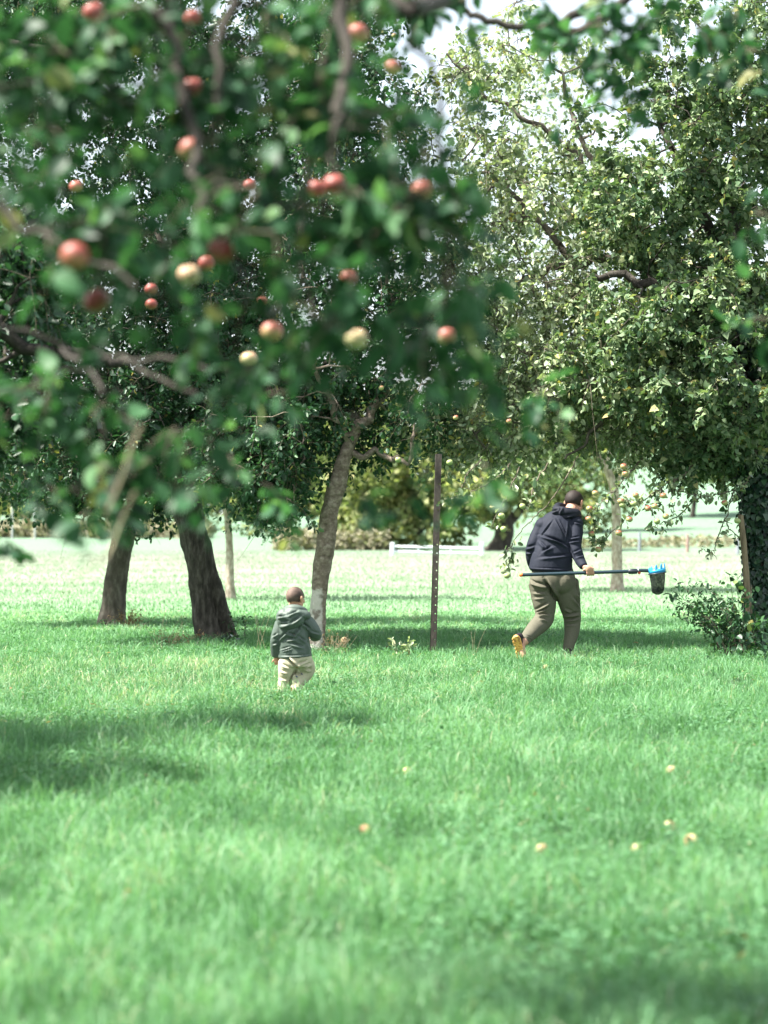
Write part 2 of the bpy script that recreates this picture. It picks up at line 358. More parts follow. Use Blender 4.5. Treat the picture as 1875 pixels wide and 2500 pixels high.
def in_blobs(blobs, n, g, shell=.5):
    """blobs: (center, (rx,ry,rz), weight)"""
    w = np.array([b[2] for b in blobs], float); w /= w.sum()
    k = g.choice(len(blobs), n, p=w); d = norm(g.normal(size=(n, 3))); r = g.random(n) ** shell
    c = np.array([list(b[0]) for b in blobs])[k]; q = np.array([b[1] for b in blobs])[k]
    return c + d * r[:, None] * q
class Skeleton:
    def __init__(s, pts, rad): s.p = [np.array(q, float) for q in pts]; s.r = list(rad); s.paths = []
    def limb(s, path, r0, r1, k=5, wob=.03, g=rng):
        q = catmull(path, k); n = len(q)
        q = [a + (g.normal(0, wob, 3) if 0 < i < n - 1 else 0) for i, a in enumerate(q)]
        rr = np.linspace(r0, r1, n); s.paths.append((q, rr)); s.p += q[1:]; s.r += list(rr[1:])
    def reach(s, targets, g, r1=.006, sag=.1, pick=None):
        root = s.p[0]
        order = np.argsort([np.linalg.norm(t - np.mean(s.p[:6], 0)) for t in targets])
        for i in order:
            t = targets[i]; A = np.array(s.p); d = np.linalg.norm(A - t, axis=1)
            # prefer thick nodes, and ones that lie inward
            sc = d * (1 + .25 * (np.array(s.r) < .012)) + .15 * np.abs(A[:, 2] - t[2])
            j = int(np.argmin(sc)); a = A[j]; r0 = min(s.r[j] * .7, .012 + .028 * d[j]); 
            if d[j] < .05: continue
            n = max(3, int(d[j] / .16) + 2); u = np.linspace(0, 1, n)
            side = norm(g.normal(size=3)); side2 = norm(g.normal(size=3))
            q = a + (t - a) * u[:, None] + (side * np.sin(u * np.pi)[:, None] * d[j] * .13) + side2 * (np.sin(u * 2 * np.pi)[:, None] * d[j] * .05)
            q[:, 2] += sag * np.sin(u * np.pi) * d[j]
            q[1:-1] += g.normal(0, .012, (n - 2, 3))
            rr = np.linspace(max(r0, r1), r1, n); s.paths.append((list(q), rr)); s.p += list(q[1:]); s.r += list(rr[1:])
    def mesh(s, mb):
        for q, rr in s.paths: tube(mb, q, rr, 7 if rr[0] > .03 else (5 if rr[0] > .012 else 4), cap=False)

def trunk_mesh(root, path, rad, mat, sides=26, k=10, name='trunk', extra=(), flare=.35, rough=.16, rs=9.):
    mb = MB()
    for pth, rd in [(path, rad)] + list(extra):
        q = np.array(catmull(pth, k)); n = len(q); rr = np.interp(np.linspace(0, len(rd) - 1, n), np.arange(len(rd)), rd)
        zz = q[:, 2] - q[0, 2]
        if flare: rr = rr * (1 + flare * np.exp(-np.maximum(zz, 0) / .14))
        tube(mb, q, rr, sides, cap=True, rough=rough, rs=rs)
    return mb.build(name, mat, root, smooth=True)
# ================================================================== TREES
def crown_tree(name, label, base, trunk, trad, mat, limbs, blobs, ntarget, g, leafmat, extra=(), n_tw=5, tw_len=.35, n_leaf=12, leaf=.06,
               wr=.6, droop=.3, shade=0., up=.6, group='orchard trees', twigmat='twig', reach=True, templ='simple', keep=None, sides=26, rough=.16, rs=9., cat='tree', bare=0, flare=.35, inner=True):
    root = empty(name, base); tag(root, label, cat, group)
    trunk_mesh(root, trunk, trad, mat, sides=sides, extra=extra, rough=rough, rs=rs, flare=flare)
    sk = Skeleton([trunk[-1]], [trad[-1]])
    for path, r0, r1 in limbs: sk.limb(path, r0, r1, g=g)
    t = in_blobs(blobs, ntarget, g)
    if keep is not None: t = t[np.array([keep(*q) for q in t])]
    sk.reach(list(t), g)
    bm_ = MB(); sk.mesh(bm_)
    lm = MB(); tm = MB() if inner else None
    leafy_twigs(lm, tm, t, g, n_tw, tw_len, n_leaf, leaf, wr, droop, templ=templ, shade=shade, up=up)
    if bare:
        leafy_twigs(MB(), tm, t[:bare], g, 6, tw_len * 1.5, 1, leaf, templ=templ, tr=.004, bend=1.2)
    bm_.build('branches', mat, root, smooth=True)
    lm.build('crown', leafmat, root)
    if tm: tm.build('twigs', M[twigmat], root)
    return root, sk, t

g = np.random.default_rng(11)
def B(px, py, d, rx, ry, rz, w=1.): return (P(px, py, d), (rx, ry, rz), w)

M['bark_twin'] = rough_mat('bark_twin', [(.3, (.02, .017, .014)), (.5, (.065, .056, .047)), (.66, (.14, .125, .105))], 20, (1, 1, .28), bump=1., dist=.05)
# --- twin-stemmed dark tree, left of the middle
D = 27.7
tr = [P(512, 1572, D), P(500, 1500, D), P(492, 1440, D), P(484, 1357, D - .02), P(468, 1280, D), P(452, 1205, D), P(430, 1130, D)]
tr[0].z = -.05
crown_tree('apple_tree', 'dark apple tree whose leaning trunk has two fused stems, left of the toddler', P(512, 1570, D), tr, [.145, .14, .142, .16, .165, .175, .15], M['bark_twin'],
    [([P(430, 1130, D), P(330, 1040, D - .8), P(160, 960, D - 1.5), P(0, 900, D - 2)], .10, .03), ([P(430, 1130, D), P(470, 1000, D + .3), P(440, 800, D), P(380, 560, D)], .12, .03),
     ([P(452, 1180, D), P(560, 1050, D - .6), P(700, 950, D - 1.2), P(820, 880, D - 1.6)], .09, .02), ([P(440, 1150, D), P(330, 1100, D + 1), P(220, 1000, D + 1.8)], .07, .02),
     ([P(470, 1000, D), P(620, 760, D + .5), P(720, 480, D + .3)], .07, .02)],
    [B(250, 760, D, 1.6, 1.8, 1.5, 1.3), B(620, 780, D - .5, 1.5, 1.8, 1.5, 1.2), B(130, 1010, D - 1, 1.3, 1.3, .75, .8), B(520, 1010, D - .6, 1.5, 1.5, .75, .7), B(440, 380, D, 1.5, 1.6, 1.4, .9), B(760, 1000, D - .8, .9, 1.2, .6, .35), B(60, 620, D, 1., 1.4, 1.3, .5), B(690, 420, D, 1.2, 1.4, 1.5, .6), B(420, 60, D, 1.5, 1.3, .6, .45), B(720, 40, D, .9, 1.2, .5, .2), B(40, 150, D - 1, 1., 1.2, .9, .5), B(60, 30, D - 2, 1.1, 1.0, .6, .9), B(260, 20, D - 1.5, 1.1, 1.0, .4, .5), B(300, 300, D + 1, 1.6, 1., 1.3, .8), B(560, 560, D + 1, 1.4, 1., 1.3, .6)],
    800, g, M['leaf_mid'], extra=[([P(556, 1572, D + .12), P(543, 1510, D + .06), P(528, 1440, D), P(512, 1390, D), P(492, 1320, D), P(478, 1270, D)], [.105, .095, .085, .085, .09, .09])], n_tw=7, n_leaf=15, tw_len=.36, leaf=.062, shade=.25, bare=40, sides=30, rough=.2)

# --- left trunk
D = 31.6
tr = [P(270, 1532, D), P(280, 1450, D), P(288, 1380, D), P(302, 1310, D), P(315, 1240, D), P(320, 1150, D)]; tr[0].z = -.05
crown_tree('apple_tree', 'leaning grey-brown apple tree nearest the left edge, behind the blurred leaves', P(270, 1530, D), tr, [.17, .155, .145, .15, .17, .12], M['bark'],
    [([P(320, 1240, D), P(360, 1200, D), P(430, 1090, D + .5), P(480, 950, D)], .09, .03), ([P(320, 1150, D), P(200, 1040, D), P(60, 960, D), P(-100, 900, D)], .09, .02), ([P(320, 1150, D), P(310, 950, D + .5), P(250, 700, D)], .055, .02)],
    [B(60, 980, D, 2., 1.5, 1.1, 1), B(380, 930, D + .5, 1.8, 1.8, 1.1, 1), B(-60, 620, D, 1.4, 1.6, 1.4, .7), B(420, 560, D + .6, 1.6, 1.8, 1.7, .9), B(130, 1150, D, 1.2, 1.0, .45, .4), B(560, 1080, D, 1.0, 1., .5, .3), B(290, 1100, D - .9, .9, .5, .45, .45), B(360, 1215, D - .9, .6, .4, .22, .25), B(170, 1190, D - .6, .7, .5, .3, .3), B(150, 60, D, 1.5, 1.5, 1.0, .7), B(700, 200, D, 1.2, 1.5, 1.5, .5)],
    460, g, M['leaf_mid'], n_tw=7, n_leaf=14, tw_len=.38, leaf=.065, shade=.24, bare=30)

def lean_bark():
    m = rough_mat('bark_lean', [(.3, (.11, .085, .065)), (.5, (.24, .19, .15)), (.7, (.42, .36, .30))], 16, (1, 1, 1.2), bump=1., dist=.04)
    n = m.node_tree.nodes; l = m.node_tree.links; p = [x for x in n if x.type == 'BSDF_PRINCIPLED'][0]; src = p.inputs['Base Color'].links[0].from_socket
    t = n.new('ShaderNodeTexCoord'); sp = n.new('ShaderNodeSeparateXYZ'); nz1 = n.new('ShaderNodeTexNoise'); nz1.inputs['Scale'].default_value = 7; nz1.inputs['Detail'].default_value = 5
    l.new(t.outputs['Object'], sp.inputs[0]); l.new(t.outputs['Object'], nz1.inputs['Vector'])
    a = n.new('ShaderNodeMath'); a.operation = 'MULTIPLY_ADD'; a.inputs[1].default_value = .5; l.new(nz1.outputs['Fac'], a.inputs[0]); l.new(sp.outputs['Z'], a.inputs[2])
    r1 = ramp(n, [(.94, (1, 1, 1)), (.98, (0, 0, 0))]); l.new(a.outputs[0], r1.inputs['Fac'])
    b = n.new('ShaderNodeMath'); b.operation = 'MULTIPLY_ADD'; b.inputs[1].default_value = .12; l.new(nz1.outputs['Fac'], b.inputs[0]); l.new(sp.outputs['X'], b.inputs[2])
    r2 = ramp(n, [(.105, (1, 1, 1)), (.125, (0, 0, 0))]); l.new(b.outputs[0], r2.inputs['Fac'])
    mu = n.new('ShaderNodeMath'); mu.operation = 'MULTIPLY'; l.new(r1.outputs[0], mu.inputs[0]); l.new(r2.outputs[0], mu.inputs[1])
    r3 = ramp(n, [(.4, (.25, .21, .18)), (.47, (.60, .55, .50))]); l.new(nz1.outputs['Fac'], r3.inputs['Fac'])
    mx = n.new('ShaderNodeMix'); mx.data_type = 'RGBA'; l.new(mu.outputs[0], mx.inputs[0]); l.new(src, mx.inputs[6]); l.new(r3.outputs[0], mx.inputs[7]); l.new(mx.outputs[2], p.inputs['Base Color'])
    return m
# --- leaning tree behind the toddler, trunk half bare of bark
D = 26.2
tr = [P(775, 1590, D), P(774, 1520, D), P(781, 1434, D), P(792, 1344, D), P(806, 1253, D), P(824, 1180, D), P(843, 1110, D), P(868, 1050, D)]; tr[0].z = -.05
M['bark_lean'] = lean_bark() if True else rough_mat('bark_lean', [(.3, (.11, .085, .065)), (.5, (.26, .21, .17)), (.7, (.46, .40, .34))], 16, (1, 1, 1.2), bump=1., dist=.04, second=(1.7, .50, .56, (.62, .55, .50)))
crown_tree('apple_tree', 'slender leaning apple tree with flaking pale bark directly behind the toddler', P(775, 1588, D), tr, [.085, .088, .09, .098, .095, .092, .075, .062], M['bark_lean'],
    [([P(868, 1050, D), P(930, 960, D), P(960, 800, D), P(940, 640, D)], .06, .02), ([P(855, 1080, D), P(800, 960, D - .4), P(700, 840, D - .8)], .045, .015), ([P(843, 1110, D), P(930, 1110, D), P(985, 1130, D - .3), P(1010, 1060, D - .3)], .04, .02)],
    [B(860, 900, D, 1.1, 1.3, 1., 1), B(980, 760, D + .3, .9, 1.3, 1.3, .9), B(720, 1040, D - .3, 1., 1.1, .6, .8), B(930, 1060, D, .8, 1., .4, .35), B(850, 560, D, 1.1, 1.2, 1.3, .8), B(850, 230, D, .9, 1.2, 1.2, .9), B(800, 50, D, .9, 1., .5, .4), B(640, 1180, D - .2, .75, .8, .32, .5), B(760, 1150, D, .6, .6, .35, .35)],
    360, g, M['leaf_mid'], keep=lambda x, y, z: not (y < 26.5 and 1000 < 1250 - (z - CAMH) / y * FPX and abs(x / y * FPX + 937.5 - np.interp(1250 - (z - CAMH) / y * FPX, [1050, 1180, 1344], [868, 824, 792])) < 95), n_tw=6, n_leaf=14, tw_len=.33, leaf=.058, shade=.06, bare=24, flare=.2, rough=.2, rs=12)

# --- small far tree between the two trunks
D = 41.4
tr = [P(563, 1470, D), P(561, 1400, D), P(560, 1320, D), P(552, 1240, D), P(545, 1150, D)]; tr[0].z = -.03
crown_tree('apple_tree', 'small thin far apple tree in the meadow, seen between two near trunks', P(563, 1468, D), tr, [.075, .068, .06, .055, .05], M['bark_pale'],
    [([P(545, 1150, D), P(500, 1050, D), P(470, 940, D)], .04, .015), ([P(552, 1200, D), P(620, 1120, D), P(680, 1000, D)], .04, .015)],
    [B(560, 1100, D, 1.5, 1.3, .9, 1), B(640, 1230, D - .2, .55, .5, .42, .3), B(470, 1180, D, .5, .6, .5, .2), B(600, 880, D, 1.6, 1.5, 1.3, .9)],
    170, g, M['leaf_mid'], n_tw=6, n_leaf=12, tw_len=.4, leaf=.07, shade=-.05)

# --- far tree with a pale trunk right of the man
D = 45.6
tr = [P(1507, 1446, D), P(1507, 1380, D), P(1506, 1310, D), P(1504, 1240, D), P(1498, 1185, D), P(1480, 1140, D)]; tr[0].z = -.03
crown_tree('apple_tree', 'far apple tree with a straight pale trunk standing in the meadow right of the man', P(1507, 1444, D), tr, [.115, .1, .095, .09, .085, .07], M['bark_pale'],
    [([P(1480, 1140, D), P(1400, 1060, D), P(1300, 960, D)], .05, .02), ([P(1498, 1185, D), P(1560, 1090, D), P(1640, 960, D)], .06, .02), ([P(1480, 1140, D), P(1500, 1000, D), P(1460, 800, D)], .06, .02)],
    [B(1330, 900, D, 2.1, 1.8, 1.7, 1), B(1600, 950, D, 1.9, 1.8, 1.6, 1), B(1220, 660, D, 1.9, 1.8, 2.1, .4), B(1480, 560, D, 2.3, 2, 2.3, .8), B(1330, 1100, D, 1.2, 1.1, .6, .3), B(1260, 250, D, 2.1, 2, 1.9, .15)],
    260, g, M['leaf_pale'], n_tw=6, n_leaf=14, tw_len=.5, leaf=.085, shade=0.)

# --- old tree on the right edge, ivy on the trunk, dense ivy crown
D = 25.9
tr = [P(1872, 1596, D), P(1874, 1500, D), P(1876, 1400, D), P(1872, 1300, D), P(1868, 1200, D), P(1872, 1080, D), P(1860, 900, D), P(1810, 700, D), P(1770, 450, D)]; tr[0].z = -.05
blobs = [B(1800, 850, D - .8, 1.5, 1.2, .9, 1.4), B(1650, 950, D - .6, 1.0, 1.1, .75, .8), B(1830, 480, D - .2, 1.3, 1.5, 1.2, 1.1), B(1640, 640, D - .7, 1.0, 1.2, .95, 1.0), B(1700, 300, D, 1.25, 1.4, 1.1, 1.), B(1820, 120, D, 1.2, 1.5, 1.2, .9), B(1560, 420, D - .2, .9, 1.1, 1.0, .6), B(1560, 820, D - .9, .75, .8, .6, .5), B(1730, 1090, D - .1, .85, .8, .28, .55)]
rt, sk, tt = crown_tree('apple_tree', 'ivy-grown old apple tree at the right edge with a dense dark crown', P(1872, 1592, D), tr, [.19, .17, .16, .165, .18, .2, .18, .14, .07], M['bark_dark'],
    [([P(1868, 900, D), P(1720, 760, D - .4), P(1580, 690, D - .6), P(1440, 670, D - .5)], .10, .03), ([P(1872, 1080, D), P(1740, 1010, D - .5), P(1640, 980, D - .8)], .07, .02), ([P(1810, 700, D), P(1680, 450, D - .2), P(1600, 250, D)], .08, .02), ([P(1860, 850, D), P(1960, 650, D), P(2000, 400, D)], .09, .02)],
    blobs, 360, g, M['leaf_ivycrown'], n_tw=7, n_leaf=23, tw_len=.30, leaf=.059, wr=.8, droop=.35, shade=.02, templ='ivy', up=.55)
# ivy sheath on the trunk: leaves pressed to the bark, hanging
def ivy_on(root, path, rad, n, g, leaf=.06, name='ivy', zr=None):
    q = np.array(catmull(path, 12)); rr = np.interp(np.linspace(0, len(rad) - 1, len(q)), np.arange(len(rad)), rad)
    k = g.integers(0, len(q), n); a = g.uniform(0, 2 * np.pi, n)
    d = np.stack([np.cos(a), np.sin(a), np.zeros(n)], 1)
    lump = 1 + .5 * np.array([noise.noise(Vector((q[i][2] * 3, aa, 1.3))) for i, aa in zip(k, a)])
    pos = q[k] + d * (rr[k] * 1.05 + .08 * lump * g.random(n))[:, None] + g.normal(0, .03, (n, 3))
    ax = norm(np.array([0, 0, -1.]) + g.normal(0, .45, (n, 3)) + d * .25); nr = norm(d + g.normal(0, .35, (n, 3)) + np.array([0, 0, .3]))
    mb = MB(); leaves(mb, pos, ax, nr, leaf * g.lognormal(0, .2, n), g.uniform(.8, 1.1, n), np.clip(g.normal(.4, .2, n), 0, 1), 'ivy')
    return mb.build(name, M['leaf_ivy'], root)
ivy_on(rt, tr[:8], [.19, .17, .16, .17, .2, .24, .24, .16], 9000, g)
stems = MB()
for i in range(9):
    a = g.uniform(0, 6.28); q = []
    for k, c in enumerate(catmull(tr[:6], 4)):
        a += g.normal(0, .12); q.append(np.array(c) + np.array([math.cos(a), math.sin(a), 0]) * .18)
    tube(stems, q, .011, 5)
stems.build('ivy_stem', M['bark'], rt, smooth=True)

# --- pale-leaved tree behind the man: long limbs from the right, apples hanging low
D = 26.6
tr = [P(2050, 1560, D), P(2060, 1300, D), P(2010, 1050, D), P(1900, 850, D + .3), P(1700, 740, D + .3)]; tr[0].z = -.05
blobs = [B(1330, 820, D - .4, 1.1, 1.0, .95, 1.2), B(1180, 920, D, .9, 1.0, .9, .9), B(1480, 900, D - .7, 1.1, 1.0, .8, 1.0), B(1200, 480, D + .3, 1.0, 1.2, 1.2, .62), B(1380, 420, D, 1.0, 1.1, 1.1, .8), B(1120, 680, D + .4, .75, 1.0, 1.0, .7), B(1350, 130, D + .2, 1.1, 1.1, .8, .5),
         B(1120, 150, D + .5, .75, 1.0, .6, .35), B(1560, 1020, D - .5, .9, .8, .45, .6), B(1260, 1060, D, 1., .9, .45, .55), B(1480, 620, D - .2, .8, 1.0, .8, .7)]
rp_, skp, tp = crown_tree('apple_tree', 'sunlit pale-leaved apple tree above the man with low hanging twigs and apples', P(2050, 1560, D), tr, [.2, .18, .16, .14, .11], M['bark'],
    [([P(1700, 740, D + .3), P(1560, 650, D), P(1400, 640, D), P(1280, 690, D), P(1180, 740, D)], .075, .02), ([P(1700, 740, D + .3), P(1560, 830, D - .4), P(1420, 900, D - .6), P(1280, 980, D - .6), P(1160, 1060, D - .4)], .06, .014),
     ([P(1560, 650, D), P(1480, 480, D), P(1400, 300, D), P(1340, 120, D)], .055, .012), ([P(1400, 640, D), P(1290, 520, D + .2), P(1180, 420, D + .3), P(1060, 380, D + .3)], .045, .01),
     ([P(1480, 480, D), P(1350, 330, D), P(1200, 240, D), P(1090, 130, D)], .04, .01), ([P(1560, 830, D - .4), P(1540, 960, D - .6), P(1440, 1060, D - .7), P(1380, 1120, D - .8)], .04, .01),
     ([P(1480, 900, D), P(1250, 860, D + .2), P(1100, 820, D + .2)], .035, .01)],
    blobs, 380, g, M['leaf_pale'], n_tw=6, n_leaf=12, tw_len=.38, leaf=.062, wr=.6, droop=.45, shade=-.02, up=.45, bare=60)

# hanging twigs traced where the apples hang
def Zm(zx, zy, d): return P(1200 + zx / 3.318, 1150 + zy / 3.318, d)
def Z5(zx, zy, d): return P(1500 + zx / 4.022, 1100 + zy / 4.022, d)
hang = MB(); hl = MB(); Dh = 24.9
hp = [[Zm(700, -120, Dh + .9), Zm(640, 0, Dh + .6), Zm(440, 290, Dh + .3), Zm(300, 420, Dh), Zm(190, 560, Dh), Zm(160, 620, Dh), Zm(60, 720, Dh)], [Zm(160, 620, Dh), Zm(150, 720, Dh), Zm(122, 828, Dh)],
      [Zm(1220, -100, Dh + .6), Zm(1130, 10, Dh + .4), Zm(960, 180, Dh + .1), Zm(860, 290, Dh), Zm(730, 400, Dh)], [Zm(860, 290, Dh), Zm(840, 430, Dh), Zm(812, 488, Dh)],
      [Zm(1640, -60, Dh + .4), Zm(1560, 20, Dh + .2), Zm(1380, 130, Dh), Zm(1200, 260, Dh), Zm(1050, 430, Dh), Zm(910, 550, Dh), Zm(815, 580, Dh)], [Zm(895, 562, Dh), Zm(872, 615, Dh)],
      [Z5(1330, 250, Dh), Z5(1240, 360, Dh), Z5(1000, 430, Dh), Z5(850, 455, Dh), Z5(650, 395, Dh), Z5(555, 370, Dh)], [Z5(1180, 400, Dh), Z5(1150, 460, Dh), Z5(1090, 660, Dh), Z5(1010, 850, Dh), Z5(985, 960, Dh), Z5(930, 1005, Dh), Z5(850, 955, Dh)],
      [Z5(1085, 690, Dh), Z5(1150, 790, Dh), Z5(1225, 850, Dh)], [Zm(1480, 60, Dh), Zm(1465, 200, Dh), Zm(1470, 370, Dh)], [Zm(480, -80, Dh + .5), Zm(340, 120, Dh + .2), Zm(320, 250, Dh), Zm(270, 330, Dh)], [Zm(240, -60, Dh + .4), Zm(130, 180, Dh + .2), Zm(10, 430, Dh)],
      [Zm(-80, -100, Dh + .5), Zm(-200, 30, Dh + .3), Zm(-260, 180, Dh + .2), Zm(-420, 250, Dh)], [Zm(150, -60, Dh + .5), Zm(60, 40, Dh + .3), Zm(-120, 150, Dh + .1), Zm(-300, 230, Dh)], [Zm(1700, 200, Dh), Zm(1500, 370, Dh), Zm(1340, 430, Dh), Zm(1270, 480, Dh)],
      [Zm(1200, 260, Dh), Zm(1120, 240, Dh), Zm(1050, 235, Dh)], [Zm(1380, 130, Dh), Zm(1330, 260, Dh), Zm(1265, 290, Dh)]]
for i, q in enumerate(hp):
    c = np.array(catmull(q, 6)); c[1:-1] += g.normal(0, .008, (len(c) - 2, 3)); tube(hang, c, np.linspace(.009 if i not in (1, 3, 5) else .004, .0026, len(c)), 5)
    for k in range(1, len(c) - 1):      # little spurs
        if g.random() < .6:
            e = c[k] + g.normal(0, .035, 3) + np.array([0, 0, -.02]); tube(hang, [c[k], (c[k] + e) / 2 + g.normal(0, .006, 3), e], [.004, .003, .0025], 4)
    cc = c[::2] if i in (0, 7, 8) else c
    n = int(len(cc) * (1.0 if i in (0, 7, 8) else 2.6)); k = g.integers(0, len(cc), n); pos = cc[k] + g.normal(0, .03, (n, 3)); ax = norm(g.normal(size=(n, 3)) + [0, 0, -.6])
    tops = np.clip(1.2 - np.linspace(0, 1, n), .2, 1)
    leaves(hl, pos, ax, norm(g.normal(size=(n, 3)) * .7 + [0, -.3, .7]), .06 * g.lognormal(0, .2, n), np.full(n, .6), np.clip(g.normal(.35, .25, n), 0, 1))
hang.build('hanging_twigs', M['twig'], rp_, smooth=True); hl.build('hanging_leaves', M['leaf_pale'], rp_)

NEAR_APPLES = [(228, 30, 27), (470, 46, 20), (876, 82, 26), (958, 165, 14), (469, 213, 24), (466, 366, 28), (774, 461, 24), (817, 450, 28), (1029, 465, 26), (181, 626, 36), (236, 735, 32), (540, 613, 33), (461, 671, 28), (503, 643, 14), (370, 706, 16), (369, 743, 12), (853, 678, 18), (663, 810, 24), (872, 828, 26), (1091, 821, 23), (607, 877, 20), (610, 452, 12), (186, 455, 10), (640, 735, 10)]
def clear_apples(lm):
    """leaves do not hang straight in front of the ripe apples"""
    V = np.concatenate(lm.v); L = np.concatenate(lm.l); Z = np.concatenate(lm.z); Rr = np.concatenate(lm.r)
    px = V[:, 0] / V[:, 1] * FPX + 937.5; py = 1250 - (V[:, 2] - CAMH) / V[:, 1] * FPX; bad = np.zeros(len(V), bool)
    for a, b_, r in NEAR_APPLES:
        d = .038 * FPX / max(r, 20); bad |= ((px - a) ** 2 + (py - b_ + 4) ** 2 < (r * (.85 if r > 25 else .7)) ** 2) & (V[:, 1] < min(d, 14) + .05)
    st = np.concatenate([[0], np.cumsum(Z)[:-1]]); fb = np.add.reduceat(bad[L].astype(int), st) > 0
    keep = np.repeat(~fb, Z); lm.l = [L[keep]]; lm.z = [Z[~fb]]; lm.v = [V]; lm.r = [Rr]
# --- near tree: trunk off the left edge, blurred limbs reaching into the picture
D = 6.2
def near_tree():
    P = lambda a, b_, d: globals()['P'](a, b_, d * 1.05 if d < 8.2 else d)
    B = lambda px, py, d, rx, ry, rz, w=1.: (P(px, py, d), (rx * 1.05, ry * .55, rz * 1.05), w)
    base = Vector((-3.0, 5.7, 0)); root = empty('apple_tree', base)
    tag(root, 'nearest apple tree, its blurred leafy boughs hanging across the upper left', 'tree', 'orchard trees')
    tr = [Vector((-3, 5.7, -.05)), Vector((-2.95, 5.7, .8)), Vector((-2.8, 5.75, 1.6)), Vector((-2.5, 5.9, 2.4))]
    trunk_mesh(root, tr, [.19, .16, .15, .14], M['bark_dark'])
    sk = Skeleton([tr[-1]], [.12]); gg = np.random.default_rng(5)
    L = [([tr[-1], Vector((-1.9, 6.4, 2.9)), P(150, -150, 6.6), P(480, -120, 6.3), P(800, -60, 6.2), P(1010, 30, 6.1)], .10, .02),
         ([P(400, -130, 6.4), P(425, 60, 6.2), P(455, 250, 6.1), P(470, 420, 6.0), P(500, 560, 5.9)], .022, .008),
         ([P(600, -110, 6.3), P(530, 100, 6.2), P(540, 300, 6.1)], .02, .007),
         ([P(830, -60, 6.2), P(850, 200, 6.0), P(830, 330, 5.9), P(800, 420, 5.9)], .02, .006),
         ([P(1000, 30, 6.1), P(1060, 250, 6.4), P(1080, 560, 6.4), P(1085, 760, 6.3)], .010, .005),
         ([P(860, -50, 6.2), P(760, 300, 6.8), P(740, 640, 7.0), P(770, 820, 7.0)], .013, .006),
         ([tr[-2], Vector((-1.9, 6.7, 2.2)), P(-60, 780, 7.2), P(150, 850, 7.4), P(290, 880, 7.4), P(480, 960, 7.2)], .014, .006),
         ([P(150, 850, 7.4), P(260, 940, 6.6), P(330, 1060, 6.2), P(290, 1170, 6.0), P(265, 1250, 5.9)], .008, .004),
         ([tr[-1], Vector((-2.1, 6.0, 2.5)), P(-180, 420, 6.0), P(60, 560, 5.9), P(330, 700, 5.8)], .02, .006),
         ([P(300, 880, 7.3), P(560, 900, 6.8), P(780, 960, 6.6), P(900, 1040, 6.5)], .007, .004),
         ([P(1000, 20, 6.1), P(1190, -60, 7.5), P(1460, -90, 8.5), P(1750, -60, 9)], .03, .012)]
    for p_, a, b in L: sk.limb(p_, a, b, g=gg, wob=.012)
    bl = [B(480, 200, 6.3, .55, .6, .33, 1.0), B(200, 130, 6.3, .40, .6, .30, 1.0), B(820, 240, 6.2, .36, .5, .32, .9), B(250, 520, 6.2, .42, .6, .28, .75), B(640, 560, 6.2, .50, .6, .30, .95), B(960, 560, 6.3, .24, .4, .36, .7),
          B(420, 800, 6.6, .50, .6, .20, .5), B(800, 800, 6.5, .42, .5, .18, .6), B(1060, 740, 6.6, .16, .3, .26, .35), B(380, 1060, 6.8, .34, .4, .10, .26), B(760, 980, 7., .30, .4, .06, .08), B(120, 960, 6.8, .28, .4, .15, .22)]
    bl += [B(330, 1180, 6.9, .24, .4, .07, .16), B(900, 130, 6.5, .22, .4, .28, .45), B(60, 330, 6.6, .25, .4, .4, .4), B(90, 60, 6.4, .3, .4, .22, .4)]
    t = in_blobs(bl, 165, gg, .7)
    # the big mass of the crown left of and above the picture
    off = in_blobs([(Vector((-3.0, 4.9, 3.2)), (1.0, .8, .8), 1), (Vector((-2.8, 4.9, 2.3)), (.9, .8, .6), 1)], 150, gg)
    off = off[np.array([(abs(q[0]) > .159 * q[1] + .15) or (q[2] > CAMH + .212 * q[1] + .15) for q in off])]
    sk.reach(list(t) + list(off), gg, r1=.003, sag=.1)
    b = MB(); sk.mesh(b); b.build('branches', M['bark_dark'], root, smooth=True)
    lm = MB(); tm = MB()
    leafy_twigs(lm, tm, t, gg, 3, .17, 5, .066, .62, .35, templ='full', shade=.0, spread=.012, up=.5)
    leafy_twigs(lm, tm, off, gg, 5, .28, 10, .075, .62, .3, shade=.1)
    # sparse sprays hanging below the mass and at its right side
    sp = [(20, 1320, 8.5), (215, 1250, 6), (470, 1180, 6), (1040, 1140, 6.6), (1090, 1200, 6.8), (1180, 1130, 7), (880, 1210, 6.9), (700, 1250, 8.5), (640, 1180, 8.5), (1340, 960, 8), (1365, 985, 8), (1310, 950, 8), (140, 1200, 7), (560, 1110, 7.3), (1040, 420, 6.2), (1130, 740, 6.6), (1170, 880, 7.5)]
    sp = np.array([P(*q) for q in sp]); leafy_twigs(lm, tm, sp, gg, 2, .09, 5, .062, .62, .5, templ='full', shade=-.05, spread=.012)
    # second bough, higher and further, crossing the top right corner
    tr2 = np.array([P(*q) for q in [(1460, 60, 9), (1500, 120, 9), (1560, 60, 9.2), (1400, 150, 9), (1620, 30, 9), (1520, 220, 9), (1350, 60, 9), (1700, 60, 9.2), (1800, 40, 9.2), (1470, -20, 9), (1850, 120, 9), (1850, 520, 8.5), (1870, 780, 8.5), (1060, 10, 9), (1130, 0, 9), (960, -20, 9)]])
    leafy_twigs(lm, tm, tr2, gg, 4, .16, 8, .066, .62, .4, templ='full', shade=.0, spread=.012)
    b = MB()
